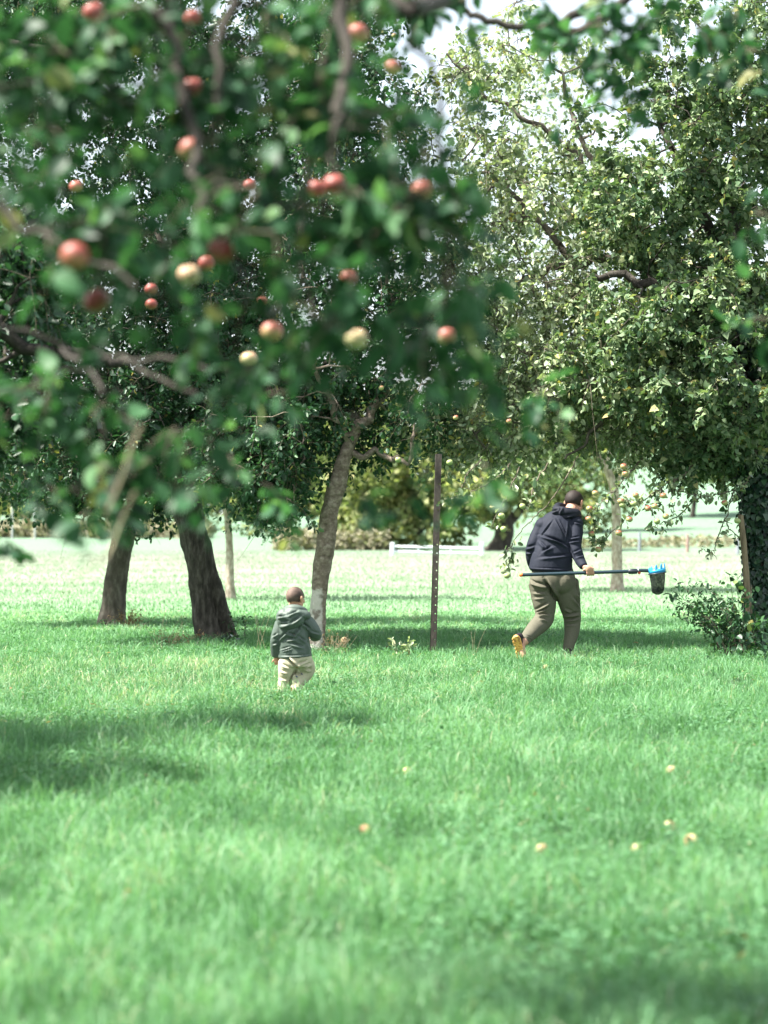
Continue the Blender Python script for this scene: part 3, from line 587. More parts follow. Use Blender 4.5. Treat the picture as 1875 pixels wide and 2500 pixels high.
    for q in ([(1120, 20, 11), (1190, 48, 11), (1330, 68, 11), (1400, 40, 11), (1480, -10, 11)], [(1330, 68, 11), (1400, 78, 11), (1450, 50, 11), (1560, -20, 11)], [(1040, -10, 11), (1120, 20, 11)]):
        c = np.array(catmull([P(*k) for k in q], 6)) ; c[1:-1] += gg.normal(0, .005, (len(c) - 2, 3)); tube(b, c, np.linspace(.014, .024, len(c)), 6)
    b.build('bough', M['bark_dark'], root, smooth=True)
    # leaning light twig low on the left
    b = MB(); c = catmull([P(*k) for k in [(345, 1040, 5.9), (318, 1100, 5.9), (300, 1160, 5.9), (262, 1250, 5.9)]], 5); tube(b, c, np.linspace(.005, .0035, len(c)), 6)
    c = catmull([P(*k) for k in [(150, 1460, 6), (210, 1390, 6), (260, 1360, 6.1), (290, 1290, 6.2), (330, 1200, 6.2)]], 5); tube(b, c, np.linspace(.002, .005, len(c)), 5)
    b.build('pale_twig', M['twig_pale'], root, smooth=True)
    clear_apples(lm)
    lm.build('crown', M['leaf_near'], root); tm.build('twigs', M['twig'], root)
near_tree()

# --- tree off the left edge: shades the grass at the left, its boughs close the left side
g = np.random.default_rng(21)
tr = [Vector((-6.2, 15.5, -.05)), Vector((-6.1, 15.5, .9)), Vector((-5.9, 15.4, 1.8)), Vector((-5.6, 15.3, 2.6))]
crown_tree('apple_tree', 'shady apple tree just outside the left edge, dark boughs reaching into the upper left corner', Vector((-6.2, 15.5, 0)), tr, [.2, .17, .16, .14], M['bark_dark'],
    [([tr[-1], Vector((-4.6, 15.2, 3.4)), Vector((-3.4, 15.6, 3.2)), P(60, 840, 16), P(180, 850, 16), P(300, 885, 16)], .07, .03), ([tr[-1], Vector((-4.6, 15.4, 4.4)), Vector((-3.2, 15.8, 4.6)), P(160, 120, 16)], .09, .02)],
    [(Vector((-4.4, 15.0, 3.0)), (1.1, 1.2, .9), 1.3), (Vector((-4.3, 12.9, 2.9)), (1.2, 1.3, .9), 1.9), B(60, 620, 16.5, .5, .7, .6, .3), B(20, 960, 16.5, .45, .7, .4, .25)],
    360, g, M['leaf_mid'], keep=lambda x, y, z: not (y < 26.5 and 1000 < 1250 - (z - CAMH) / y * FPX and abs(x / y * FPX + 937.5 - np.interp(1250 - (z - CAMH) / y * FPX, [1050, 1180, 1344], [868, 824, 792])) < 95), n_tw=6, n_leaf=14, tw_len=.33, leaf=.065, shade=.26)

# --- background: trees and hedge across the meadow
def far_tree(name, label, px, py, d, h, w, mat, seed, n=130, trunk_h=.18, tr=.14, leaf=.22, cat='tree', group='trees across the meadow', nl=10, bare_low=False):
    gg = np.random.default_rng(seed); c = P(px, py, d); z0 = terrain(c.x, d); base = Vector((c.x, d, z0))
    t = [base + Vector((0, 0, -.1)), base + Vector((.05 * w, 0, h * trunk_h)), base + Vector((.02 * w, 0, h * .5)), base + Vector((0, 0, h * .8))]
    k = []
    for i in range(7):
        a = i * 2.4 + gg.random(); zz = gg.uniform(.3, .85)
        k.append((base + Vector((math.cos(a) * w * .28, math.sin(a) * w * .25, h * zz)), (w * gg.uniform(.2, .3), w * .25, h * gg.uniform(.13, .2)), 1))
    k.append((base + Vector((0, 0, h * .55)), (w * .35, w * .35, h * .33), 1.2))
    if bare_low: k.append((base + Vector((0, 0, h * .2)), (w * .5, w * .35, h * .2), 1.8))
    limbs = [([t[1], t[1] + Vector((w * .2 * s_, 0, h * .2)), t[1] + Vector((w * .35 * s_, 0, h * .4))], tr * .5, tr * .15) for s_ in (-1, 1)]
    return crown_tree(name, label, base, t, [tr, tr * .85, tr * .6, tr * .2], M['bark_dark'], limbs, k, n, gg, mat, n_tw=5, n_leaf=nl, tw_len=h * .09 + .1, leaf=leaf, wr=.75, droop=.1, cat=cat, group=group, sides=12, rough=.1, inner=False, up=.7)
far_tree('tree', 'yellow-green bushy tree behind the white gate, low branches to the ground', 1010, 1330, 96, 6.6, 7.2, M['leaf_far'], 31, 240, bare_low=True)
far_tree('tree', 'rounded yellowish tree left of the white gate beside a dark gap', 890, 1330, 104, 5.6, 4.6, M['leaf_far'], 32, 150, bare_low=True)
far_tree('tree', 'low dark-leaved tree filling the dark gap between the leaning trunk and the yellow trees', 862, 1330, 112, 2.6, 2.4, M['leaf_fardark'], 33, 90, bare_low=True)  # dark foliage added to fill the dark gap beside the yellow trees
far_tree('tree', 'pale green tree with a dark stump-like trunk just right of the white gate', 1215, 1352, 92, 6.4, 5.4, M['leaf_far'], 34, 170, tr=.42, trunk_h=.14)
far_tree('tree', 'tall soft green tree rising directly above the man far behind him', 1370, 1340, 118, 8.0, 6.5, M['leaf_far'], 35, 200, bare_low=True)
far_tree('tree', 'small pale roadside tree at the far right behind the ivy-grown trunk', 1690, 1300, 130, 9.5, 7.5, M['leaf_far'], 36, 170, trunk_h=.35)
far_tree('tree', 'tall green tree far behind the slender leaning trunk', 700, 1310, 130, 9.0, 7.5, M['leaf_far'], 37, 190, bare_low=True)
far_tree('tree', 'broad green tree on the far left horizon behind the twin-stemmed trunk', 400, 1290, 150, 8.5, 9, M['leaf_far'], 38, 190, bare_low=True)
far_tree('tree', 'broad green tree at the far left corner of the meadow', 60, 1290, 150, 8.0, 9, M['leaf_far'], 39, 190, bare_low=True)
def hedge(name, label, x0, x1, y, h, mat, seed, n, leaf=.2, th=1.0, kind=None):
    gg = np.random.default_rng(seed); mb = MB(); m = n
    x = gg.uniform(x0, x1, m); yy = y + gg.normal(0, th, m); top = h * (1 + .35 * np.array([noise.noise(Vector((a * .35, 0, seed))) for a in x]))
    z = np.array([terrain(a, b) for a, b in zip(x, yy)]) + top * gg.random(m) ** .8
    leaves(mb, np.stack([x, yy, z], 1), norm(gg.normal(size=(m, 3))), norm(gg.normal(size=(m, 3)) + [0, 0, .5]), leaf * gg.lognormal(0, .3, m), np.full(m, .7), np.clip(gg.normal(.5, .2, m), 0, 1))
    o = mb.build(name, mat); own_origin(o, ((x0 + x1) / 2, y, 0)); tag(o, label, 'hedge'); return o
M['leaf_tan'] = leaf_mat('leaf_tan', [(0, (.10, .10, .06)), (.4, (.20, .185, .125)), (.75, (.28, .27, .19)), (1, (.34, .33, .26))], .25, .7, .2, .4)
hedge('hedge', 'low tan band of withered scrub closing the meadow at the left', -34, -9, 125, .75, M['leaf_tan'], 41, 9000, .22)
hedge('hedge', 'tan dry scrub running from the leaning trunk to the white gate', -4.3, .2, 94, .75, M['leaf_tan'], 42, 2600, .16, .6)
hedge('hedge', 'low withered scrub at the foot of the hill pasture right of the man', 6.0, 22, 96, .35, M['leaf_tan'], 43, 2500, .14, .8)
hedge('hedge', 'dark green field hedge along the horizon behind all the trees', -70, 70, 235, 5.5, M['leaf_far'], 44, 30000, .7, 3)
# ================================================================== APPLES
def apple_mesh(name, r, mat, parent_loc, lean=(0, 0), stem_len=.02, seed=0, apple_name='apple'):
    gg = np.random.default_rng(seed); nu, nv = 18, 12; v = []; 
    prof = []
    for i in range(nv + 1):
        t = math.pi * i / nv; rr = math.sin(t) * (1 + .05 * math.cos(t)); z = math.cos(t) * .9
        z -= .22 * math.exp(-(rr / .28) ** 2) * (1 if math.cos(t) > 0 else -.6)
        prof.append((rr, z))
    for rr, z in prof[1:-1]:
        for j in range(nu):
            a = 2 * math.pi * j / nu; k = 1 + .03 * math.cos(5 * a) * (1 if z < 0 else .4) + .06 * math.cos(a + seed) + .03 * math.sin(2 * a + seed * 2)
            v.append((rr * k * math.cos(a), rr * k * math.sin(a), z))
    n = len(v); v.append((0, 0, prof[0][1])); v.append((0, 0, prof[-1][1])); f = []
    me_v = np.array(v) * r
    mb = MB(); q = []
    for i in range(nv - 2):
        for j in range(nu): q.append((i * nu + j, (i + 1) * nu + j, (i + 1) * nu + (j + 1) % nu, i * nu + (j + 1) % nu))
    mb.v.append(me_v); mb.r.append(np.zeros(len(me_v))); mb.l.append(np.array(q).ravel()); mb.z.append(np.full(len(q), 4))
    t = [(j, (j + 1) % nu, n) for j in range(nu)] + [((nv - 2) * nu + (j + 1) % nu, (nv - 2) * nu + j, n + 1) for j in range(nu)]
    mb.l.append(np.array(t).ravel()); mb.z.append(np.full(len(t), 3)); mb.n = len(me_v)
    o = mb.build(apple_name, mat, smooth=True); o.location = parent_loc
    o.rotation_euler = (gg.uniform(-.35, .35) + lean[0], gg.uniform(-.35, .35) + lean[1], gg.uniform(0, 6.28))
    if stem_len:
        s = MB(); top = prof[0][1] * r
        tube(s, [(0, 0, top - .002), (.002, .001, top + stem_len * .5), (.001, .004, top + stem_len)], [.0016, .0012, .0018], 5)
        st = s.build('stem', M['twig'], smooth=True); st.parent = o
    return o
# (photo px, photo py, radius px, kind, label)
near = [
 (228, 30, 27, 'red', 'blurred red apple at the very top edge, leftmost of the top ones'),
 (470, 46, 23, 'red', 'dim red apple near the top edge, right of the leftmost one'),
 (876, 82, 26, 'mixed', 'pale pink apple near the top edge in the middle'),
 (958, 165, 20, 'mixed', 'dim pink apple on the right rim of the blurred boughs near the top'),
 (469, 213, 26, 'red', 'dusky red apple on the hanging twig, upper of the two there'),
 (466, 366, 30, 'mixed', 'large pinkish apple on the hanging twig, below the dusky red one'),
 (774, 461, 24, 'red', 'left apple of the touching red pair'),
 (817, 450, 28, 'red', 'right and larger apple of the touching red pair'),
 (1029, 465, 26, 'mixed', 'red and yellow apple on the right rim, right of the touching pair'),
 (181, 626, 36, 'red', 'largest red apple at the left with a green underside'),
 (236, 735, 32, 'red', 'round red apple just below the largest one at the left'),
 (540, 613, 33, 'red', 'bright red apple right above the yellow-green one'),
 (503, 643, 20, 'red', 'brown-red apple half hidden behind the bright red one'),
 (461, 671, 28, 'yellow', 'yellow-green apple lit by the sun beside the bright red one'),
 (370, 706, 15, 'red', 'small red apple further back, upper of a small pair'),
 (369, 743, 13, 'red', 'small red apple further back, lower of a small pair'),
 (853, 678, 22, 'mixed', 'flat looking orange-red apple among leaves right of the bright red one'),
 (663, 810, 26, 'mixed', 'pinkish cream apple below the middle of the blurred foliage'),
 (872, 828, 27, 'yellow', 'cream coloured apple low in the middle of the blurred foliage'),
 (1091, 821, 23, 'mixed', 'pink and cream apple at the right rim of the blurred foliage, lowest there'),
 (607, 877, 20, 'yellow', 'small yellow-green apple lowest of the blurred middle ones'),
 (186, 455, 16, 'mixed', 'dim brownish apple beside the sky gap at the left'),
 (610, 452, 16, 'red', 'small orange-red apple above the middle, partly hidden by a leaf'),
 (640, 735, 15, 'mixed', 'small orange apple half covered by leaves above the pinkish cream one'),
]
def hang_twig(pt, r, seed):
    pass
for i, (px, py, rp, kind, lab) in enumerate(near):
    R_ = .038 * (1 if rp > 17 else .9); d = min(R_ * FPX / rp, 14.5) - .12
    o = apple_mesh('apple', R_, M['apple_' + kind.replace('mixed', 'blush')], P(px, py, d), seed=i, stem_len=.03)
    tag(o, lab, 'apple', 'blurred apples on the nearest tree')
mid = [
 ('z', 842, 180, 'mixed', 'small red apple just right of the top of the man\'s head'), ('z', 1085, 22, 'mixed', 'red apple highest above the pale far trunk'),
 ('z', 1170, 197, 'mixed', 'large pinkish-red apple above the middle of the low apple cluster'), ('z', 1047, 243, 'mixed', 'red apple touching a green one in front of the pale far trunk'),
 ('z', 1060, 277, 'green', 'green apple touching a red one in front of the pale far trunk'), ('z', 795, 305, 'mixed', 'red apple beside the man\'s right ear'),
 ('z', 1265, 303, 'mixed', 'left apple of the two large ones in the low cluster'), ('z', 1325, 287, 'mixed', 'right apple of the two large ones in the low cluster'),
 ('z', 1150, 265, 'green', 'plain green apple left of the two large cluster apples'), ('z', 1393, 200, 'mixed', 'topmost apple of the low cluster at its right side'),
 ('z', 785, 388, 'mixed', 'greenish-red apple level with the man\'s shoulder'), ('z', 1117, 390, 'mixed', 'red apple with a yellow leaf, just right of the pale far trunk'),
 ('z', 1030, 501, 'mixed', 'pink and green apple hanging in front of the pale far trunk'), ('z', 808, 510, 'mixed', 'large red and green apple hanging right of the man\'s upper arm'),
 ('z', 865, 636, 'mixed', 'lowest red and green apple right of the man, hanging alone'), ('z', 1412, 368, 'mixed', 'rightmost red apple of the low cluster'),
 ('z', 1342, 409, 'green', 'withered green apple at the bottom of the low cluster'), ('z', 96, 471, 'green', 'plain green apple hanging left of the man at shoulder height'),
 ('z', 80, 363, 'green', 'green apple above another one, left of the man at head height'), ('z', 124, 848, 'green', 'lone green apple hanging at the end of the longest twig, left of the pole'),
 ('z', 250, 285, 'green', 'dull green apple among leaves between the twigs left of the man\'s head'),
 ('y', 1083, 512, 'mixed', 'dark red apple near the ivy-grown trunk'), ('y', 1205, 690, 'green', 'dark green apple touching the top of the wooden stake'),
 ('y', 90, 155, 'mixed', 'red apple above and left of the low cluster'), ('y', 105, 232, 'mixed', 'pinkish apple above the pale far trunk, below the red one'),
 ('c', 1005, 645, 'green', 'pale green apple right of the rusty post'), ('c', 1410, 695, 'green', 'upper green apple of two in a column left of the man'), ('c', 1423, 802, 'green', 'lower green apple of two in a column left of the man'),
 ('c', 570, 240, 'green', 'green apple on the leaning tree left of the rusty post'), ('c', 990, 262, 'green', 'small green apple right beside the top of the rusty post'),
 ('d', 852, 77, 'mixed', 'small orange-red apple against the sky at the top'), ('d', 692, 345, 'mixed', 'tiny bright red apple in the dark foliage above the touching pair'),
 ('d', 795, 228, 'mixed', 'tiny red apple in dark foliage near the top centre'), ('d', 1038, 398, 'mixed', 'small orange apple in the pale leaves right of the blurred boughs'),
 ('d', 961, 462, 'mixed', 'tiny orange apple below the red and yellow one'), ('d', 1100, 910, 'mixed', 'red apple in the shaded lower leaves above the man'), ('d', 985, 902, 'mixed', 'small red apple above the rusty post'),
 ('d', 1262, 505, 'mixed', 'small red apple in the pale leaves right of centre'), ('d', 824, 838, 'mixed', 'tiny red apple above the leaning tree'),
]
mp_ = {'z': lambda a, b: (1200 + a / 3.318, 1150 + b / 3.318), 'y': lambda a, b: (1500 + a / 4.022, 1100 + b / 4.022), 'c': lambda a, b: (800 + a / 3.318, 1050 + b / 3.318), 'd': lambda a, b: (a * 1.1302, b * 1.1302)}
for i, (s_, a, b, kind, lab) in enumerate(mid):
    px, py = mp_[s_](a, b); d = 24.75 if s_ in 'zyc' else 25.0
    o = apple_mesh('apple', .0335 if s_ != 'd' else .029, M['apple_' + kind], P(px, py, d), seed=100 + i, stem_len=.025)
    tag(o, lab, 'apple', 'small apples on the trees near the man')
fallen = [(840, 1578, 25.6, .046, 'yellow', 'pale yellow fallen apple at the foot of the leaning trunk'), (995, 1905, 0, .036, 'mixed', 'fallen pinkish apple in the middle of the lawn'), (892, 2052, 0, .036, 'mixed', 'fallen apple left of the lawn\'s centre'),
          (1323, 2100, 0, .034, 'yellow', 'fallen pinkish apple right of the lawn\'s centre, leftmost of the near row'), (1556, 2100, 0, .036, 'yellow', 'pale fallen apple in the near row, left of the brightest one'), (1688, 2083, 0, .040, 'yellow', 'brightest cream fallen apple at the lower right'),
          (1635, 2045, 0, .036, 'yellow', 'pale fallen apple just behind the brightest one'), (1637, 1900, 0, .034, 'yellow', 'fallen apple at the right, further off than the near row'), (1530, 1655, 0, .034, 'mixed', 'brown fallen apple in the grass below the blue picker'), (1332, 1640, 0, .034, 'yellow', 'pale fallen apple near the man\'s yellow shoe')]
for i, (px, py, d, r, kind, lab) in enumerate(fallen):
    d = d or CAMH * FPX / (py - 1250) ; p = P(px, py, d); r = r * .85; p.z = max(p.z, 0) + r * 1.5
    o = apple_mesh('fallen_apple', r, M['apple_' + kind], p, lean=(1.2, .3), seed=200 + i, stem_len=0)
    tag(o, lab, 'apple', 'apples fallen in the grass')

# ================================================================== POST
def angle_post():
    d = depth_at(1602); p0 = P(1050, 1606, d); p0.z = -.05; p1 = P(1064, 1108, d)
    m = rough_mat('rusted_steel', [(.3, (.010, .009, .008)), (.5, (.022, .018, .015)), (.66, (.042, .037, .029)), (.8, (.10, .10, .07))], 45, (1, 1, .6), rough=.8, bump=.5, dist=.004)
    mb = MB(); ax = (p1 - p0); L = ax.length; u = ax.normalized(); w = .062; th = .006
    xr = Vector((math.cos(.35), -math.sin(.35), 0)); xr = (xr - u * xr.dot(u)).normalized(); yb = u.cross(xr).normalized()
    if yb.y < 0: yb = -yb
    n = 24; h = L / n; hr = .0085
    for side in (0, 1):
        off = yb * (th * side)
        for i in range(n):
            c0 = p0 + u * (h * i) + off; mid = c0 + u * (h * .5) + xr * (w * .68)
            hole = (i >= 2 and i < 14) or i in (17, 20)
            corners = [c0, c0 + xr * (w * .36), c0 + xr * w, c0 + xr * w + u * h, c0 + xr * (w * .36) + u * h, c0 + u * h]
            mb.add([corners[0], corners[1], corners[4], corners[5]], [[0, 1, 2, 3]])
            if not hole: mb.add([corners[1], corners[2], corners[3], corners[4]], [[0, 1, 2, 3]])
            else:
                c4 = [corners[1], corners[2], corners[3], corners[4]]; ring = []; outer = []
                for k in range(8):
                    a = math.pi * (-.75 + .25 * k); ring.append(mid + xr * (hr * math.cos(a)) + u * (hr * math.sin(a)))
                for k in range(4): outer += [c4[k], (c4[k] + c4[(k + 1) % 4]) / 2]
                mb.add(outer + ring, [[k, (k + 1) % 8, 8 + (k + 1) % 8, 8 + k] for k in range(8)])
    def slab(a, b, c_, d_): 
        v = [a, b, c_, d_]; top = [q + u * L for q in v]
        mb.add(v + top, [[0, 1, 5, 4], [1, 2, 6, 5], [2, 3, 7, 6], [3, 0, 4, 7], [3, 2, 1, 0], [4, 5, 6, 7]])
    # rear flange at the left, and the edges of the front flange
    slab(p0 - xr * th, p0, p0 + yb * .055, p0 + yb * .055 - xr * th)
    for k0 in (p0 + xr * w,): slab(k0, k0 + xr * .002, k0 + xr * .002 + yb * th, k0 + yb * th)
    o = mb.build('steel_post', m); own_origin(o, P(1050, 1602, d)); tag(o, 'rusty perforated angle-iron post standing alone in the grass between toddler and man', 'post')
angle_post()

# ================================================================== GATE, FENCES
def make_gate():
    d = 84.; y0 = 1372; root = empty('field_gate', Vector((P(1065, y0, d).x, d, 0))); tag(root, 'white metal field gate low in the distance left of the man', 'gate')
    m = plain_mat('galvanised_paint', (.72, .78, .84), .4); 
    for x in (958, 1176):
        mb = MB(); a = P(x, 1375, d); b = P(x, 1326, d); a.z = 0; tube(mb, [a, b], .075, 10); mb.build('gate_post', m, root)
    for py in (1334, 1346, 1358):
        mb = MB(); tube(mb, [P(962, py, d), P(1172, py + 5, d)], .038, 8); mb.build('rail', m, root)
    for x in (1022, 1100):
        mb = MB(); tube(mb, [P(x, 1334, d), P(x, 1366, d)], .03, 8); mb.build('upright', m, root)
make_gate()
wood = rough_mat('post_wood', [(.3, (.20, .13, .11)), (.7, (.38, .28, .25))], 12, (1, 1, .3), bump=.4)
wood_grey = rough_mat('post_wood_grey', [(.3, (.17, .19, .22)), (.7, (.30, .33, .36))], 12, (1, 1, .3), bump=.4)
for px, y0, y1, d, mt, lab in [(1561, 1300, 1362, 90, wood_grey, 'grey wooden fence post in the pasture right of the pale trunk'), (1678, 1305, 1365, 88, wood, 'reddish wooden fence post in the pasture above the blue picker'), (1801, 1315, 1378, 84, wood_grey, 'bluish fence post left of the wooden stake')]:
    mb = MB(); a = P(px, y1 + 4, d); a.z = terrain(a.x, d) - .1; b = P(px + 1, y0, d); tube(mb, [a, (a + b) / 2, b], [.065, .06, .055], 8, rough=.08)
    o = mb.build('fence_post', mt, smooth=True); own_origin(o, a); tag(o, lab, 'fence post', 'posts of the pasture fence')
for px, lab in [(85, 'whitish post leftmost at the field edge'), (163, 'whitish post in the middle of the three at the left field edge'), (30, 'whitish post almost at the left picture edge')]:
    d = 118; mb = MB(); a = P(px, 1268, d); a.z = terrain(a.x, d); b = P(px, 1232, d); tube(mb, [a, b], .05, 8)
    o = mb.build('fence_post', plain_mat('white_post', (.35, .37, .36), .6)); own_origin(o, a); tag(o, lab, 'fence post', 'whitish posts at the field edge')

# ================================================================== STAKE
d = 25.2; mb = MB(); q = catmull([P(1836, 1575, d), P(1826, 1460, d), P(1817, 1340, d), P(1808, 1258, d)], 6)
tube(mb, q, np.linspace(.036, .031, len(q)), 12, rough=.1, rs=10)
o = mb.build('wooden_stake', rough_mat('stake_wood', [(.3, (.08, .06, .04)), (.7, (.24, .19, .12))], 20, (1, 1, .2), bump=.5), smooth=True); own_origin(o, P(1836, 1575, d)); tag(o, 'bare wooden stake leaning beside the ivy-grown trunk', 'stake')

# ================================================================== SHRUB, WEEDS
def shrub():
    gg = np.random.default_rng(60); d = 24.6
    base = P(1790, 1605, d); base.z = 0; root = empty('shrub', base); tag(root, 'leafy green shrub leaning left at the foot of the ivy-grown trunk', 'shrub')
    st = MB(); lm = MB()
    tips = [Z5(480, 1390, d), Z5(560, 1370, d), Z5(640, 1290, d), Z5(740, 1290, d), Z5(880, 1300, d), Z5(1000, 1370, d), Z5(700, 1500, d), Z5(560, 1570, d), Z5(640, 1640, d), Z5(780, 1560, d), Z5(900, 1520, d), Z5(1010, 1500, d), Z5(860, 1680, d), Z5(1080, 1570, d), Z5(980, 1650, d), Z5(1140, 1660, d), Z5(500, 1480, d), Z5(820, 1420, d), Z5(930, 1430, d)]
    for i, t in enumerate(tips):
        b = base + Vector((gg.uniform(-.1, .12), gg.uniform(-.15, .15), 0)); t = t + Vector((0, gg.uniform(-.25, .25), 0))
        m1 = b.lerp(t, .5) + Vector((.05, 0, .10)); q = np.array(catmull([b, m1, t], 8)); q[1:-1] += gg.normal(0, .007, (len(q) - 2, 3))
        tube(st, q, np.linspace(.008, .002, len(q)), 5)
        k = gg.integers(5, len(q), 46); pos = q[k] + gg.normal(0, .035, (46, 3)); ax = norm(gg.normal(size=(46, 3)) * .8 + np.array([-.4, 0, -.5]))
        leaves(lm, pos, ax, norm(gg.normal(size=(46, 3)) * .6 + [0, -.2, .8]), .05 * gg.lognormal(0, .3, 46), np.full(46, .42), np.clip(gg.normal(.45, .2, 46), 0, 1))
    for x0, x1, top in [(1215, 1205, 1235), (1250, 1260, 1330), (1130, 1150, 1480), (1290, 1350, 1320), (1370, 1380, 1560), (1200, 1130, 1215)]:
        b = Z5(x0, 1950, d); b.z = 0; t = Z5(x1, top, d); q = np.array(catmull([b, b.lerp(t, .5) + Vector((.015, 0, 0)), t], 7)); tube(st, q, np.linspace(.006, .002, len(q)), 5)
        k = gg.integers(4, len(q), 26); pos = q[k] + gg.normal(0, .03, (26, 3))
        leaves(lm, pos, norm(gg.normal(size=(26, 3)) + [0, 0, -.2]), norm(gg.normal(size=(26, 3)) * .6 + [0, -.2, .8]), .052 * gg.lognormal(0, .3, 26), np.full(26, .8), np.clip(gg.normal(.55, .2, 26), 0, 1))
    # low leaves round the trunk's foot
    n = 420; pos = np.stack([gg.normal(base.x + .32, .28, n), gg.normal(d, .3, n), gg.random(n) ** 1.4 * .42], 1)
    leaves(lm, pos, norm(gg.normal(size=(n, 3))), norm(gg.normal(size=(n, 3)) * .6 + [0, -.2, .8]), .06 * gg.lognormal(0, .3, n), np.full(n, .85), np.clip(gg.normal(.4, .2, n), 0, 1))
    st.build('stems', M['twig'], root, smooth=True); lm.build('foliage', M['leaf_mid'], root)
shrub()
def weed(name, label, px, py, h, w, nst, nleaf, mat, seed, leaf=.045, wr=.5, smat='twig', cat='weed'):
    gg = np.random.default_rng(seed); d = CAMH * FPX / (py - 1250); base = P(px, py, d); root = empty(name, base); tag(root, label, cat, 'weeds and stalks in the grass')
    st = MB(); lm = MB()
    for i in range(nst):
        b = np.array(base) + [gg.normal(0, w * .2), gg.normal(0, .06), 0]; t = b + [gg.normal(0, w * .5), gg.normal(0, .05), h * gg.uniform(.6, 1)]
        q = np.array(catmull([b, (b + t) / 2 + gg.normal(0, .015, 3), t], 5)); tube(st, q, np.linspace(.0028, .0012, len(q)), 4)
        if nleaf:
            k = gg.integers(2, len(q), nleaf); pos = q[k] + gg.normal(0, .012, (nleaf, 3))
            leaves(lm, pos, norm(gg.normal(size=(nleaf, 3)) + [0, 0, .2]), norm(gg.normal(size=(nleaf, 3)) * .5 + [0, 0, 1]), leaf * gg.lognormal(0, .3, nleaf), np.full(nleaf, wr), np.clip(gg.normal(.5, .25, nleaf), 0, 1))
    st.build('stems', M[smat], root, smooth=True)
    if nleaf: lm.build('leaves', mat, root)
M['leaf_dry'] = leaf_mat('leaf_dry', [(0, (.10, .06, .035)), (.5, (.24, .15, .09)), (1, (.42, .33, .2))], .3, .7, .2)
weed('dry_tuft', 'brown withered tuft at the foot of the left trunk', 315, 1538, .30, .22, 30, 6, M['leaf_dry'], 71, .04, .3, 'twig_pale')
weed('weed', 'leafy green weed right of the twin-stemmed trunk', 583, 1572, .36, .14, 7, 11, M['leaf_mid'], 72)
weed('weed', 'dark broad-leaved weed at the base of the twin-stemmed trunk', 556, 1585, .14, .1, 5, 8, M['leaf_ivy'], 73, .06, .8)
weed('weed', 'pale nettle-like weed between the leaning trunk and the rusty post', 993, 1612, .22, .16, 7, 12, M['leaf_pale'], 74)
weed('dry_stalks', 'thin dry stalks left of the twin-stemmed trunk', 405, 1585, .42, .5, 12, 0, M['leaf_dry'], 75, smat='twig_pale')
weed('dry_stalks', 'tall thin dry stalks between the twin-stemmed trunk and the toddler', 632, 1590, .72, .3, 4, 0, M['leaf_dry'], 76, smat='twig_pale')
weed('dry_stalks', 'two upright dry stalks right of the rusty post', 1158, 1602, .40, .08, 3, 0, M['leaf_dry'], 77, smat='twig_pale')
weed('dry_tuft', 'straw-coloured tuft at the foot of the leaning trunk', 815, 1598, .26, .26, 34, 3, M['leaf_dry'], 78, .03, .2, 'twig_pale')
weed('dry_tuft', 'reddish-brown dry tuft beside the twin-stemmed trunk', 440, 1580, .20, .5, 22, 4, M['leaf_dry'], 79, .035, .3, 'twig_pale')

# ================================================================== LITTER AND CLOVER IN THE GRASS
def litter():
    gg = np.random.default_rng(90)
    n = 170; y = gg.uniform(6.5, 34, n); x = (gg.random(n) - .5) * (.33 * y + 1.5); mb = MB()
    leaves(mb, np.stack([x, y, gg.uniform(.03, .08, n)], 1), norm(gg.normal(size=(n, 3)) * [1, 1, .35]), norm(gg.normal(size=(n, 3)) * .4 + [0, 0, 1]), .036 * gg.lognormal(0, .25, n), np.full(n, .6), gg.random(n))
    o = mb.build('fallen_leaves', leaf_mat('leaf_fallen', [(0, (.16, .09, .05)), (.4, (.26, .17, .09)), (.75, (.34, .29, .15)), (1, (.40, .37, .24))], .25, .7, .2)); tag(o, 'withered brown and yellow leaves scattered in the lawn', 'fallen leaves', kind='stuff')
    n = 26000; y = 6 + 26 * gg.random(n) ** 1.2; x = (gg.random(n) - .5) * (.33 * y + 1.5)
    k = nfield(x, y, .55, 20.) + .4 * nfield(x, y, 2.1, 22.) > .12; x = x[k]; y = y[k]; n = len(x); mb = MB()
    z = gg.uniform(.05, .11, n); a = gg.uniform(0, 6.28, n)
    for j in range(3):
        d = np.stack([np.cos(a + j * 2.09), np.sin(a + j * 2.09), gg.normal(.1, .15, n)], 1)
        leaves(mb, np.stack([x, y, z], 1), d, norm(gg.normal(size=(n, 3)) * .3 + [0, 0, 1]), .021 * gg.lognormal(0, .2, n), np.full(n, .95), np.clip(gg.normal(.45, .2, n), 0, 1))
    o = mb.build('clover', leaf_mat('leaf_clover', [(0, (.03, .10, .04)), (.5, (.07, .18, .08)), (1, (.14, .27, .13))], .3, .55, .3)); tag(o, 'darker clover patches growing between the grass blades', 'clover', kind='stuff')
litter()
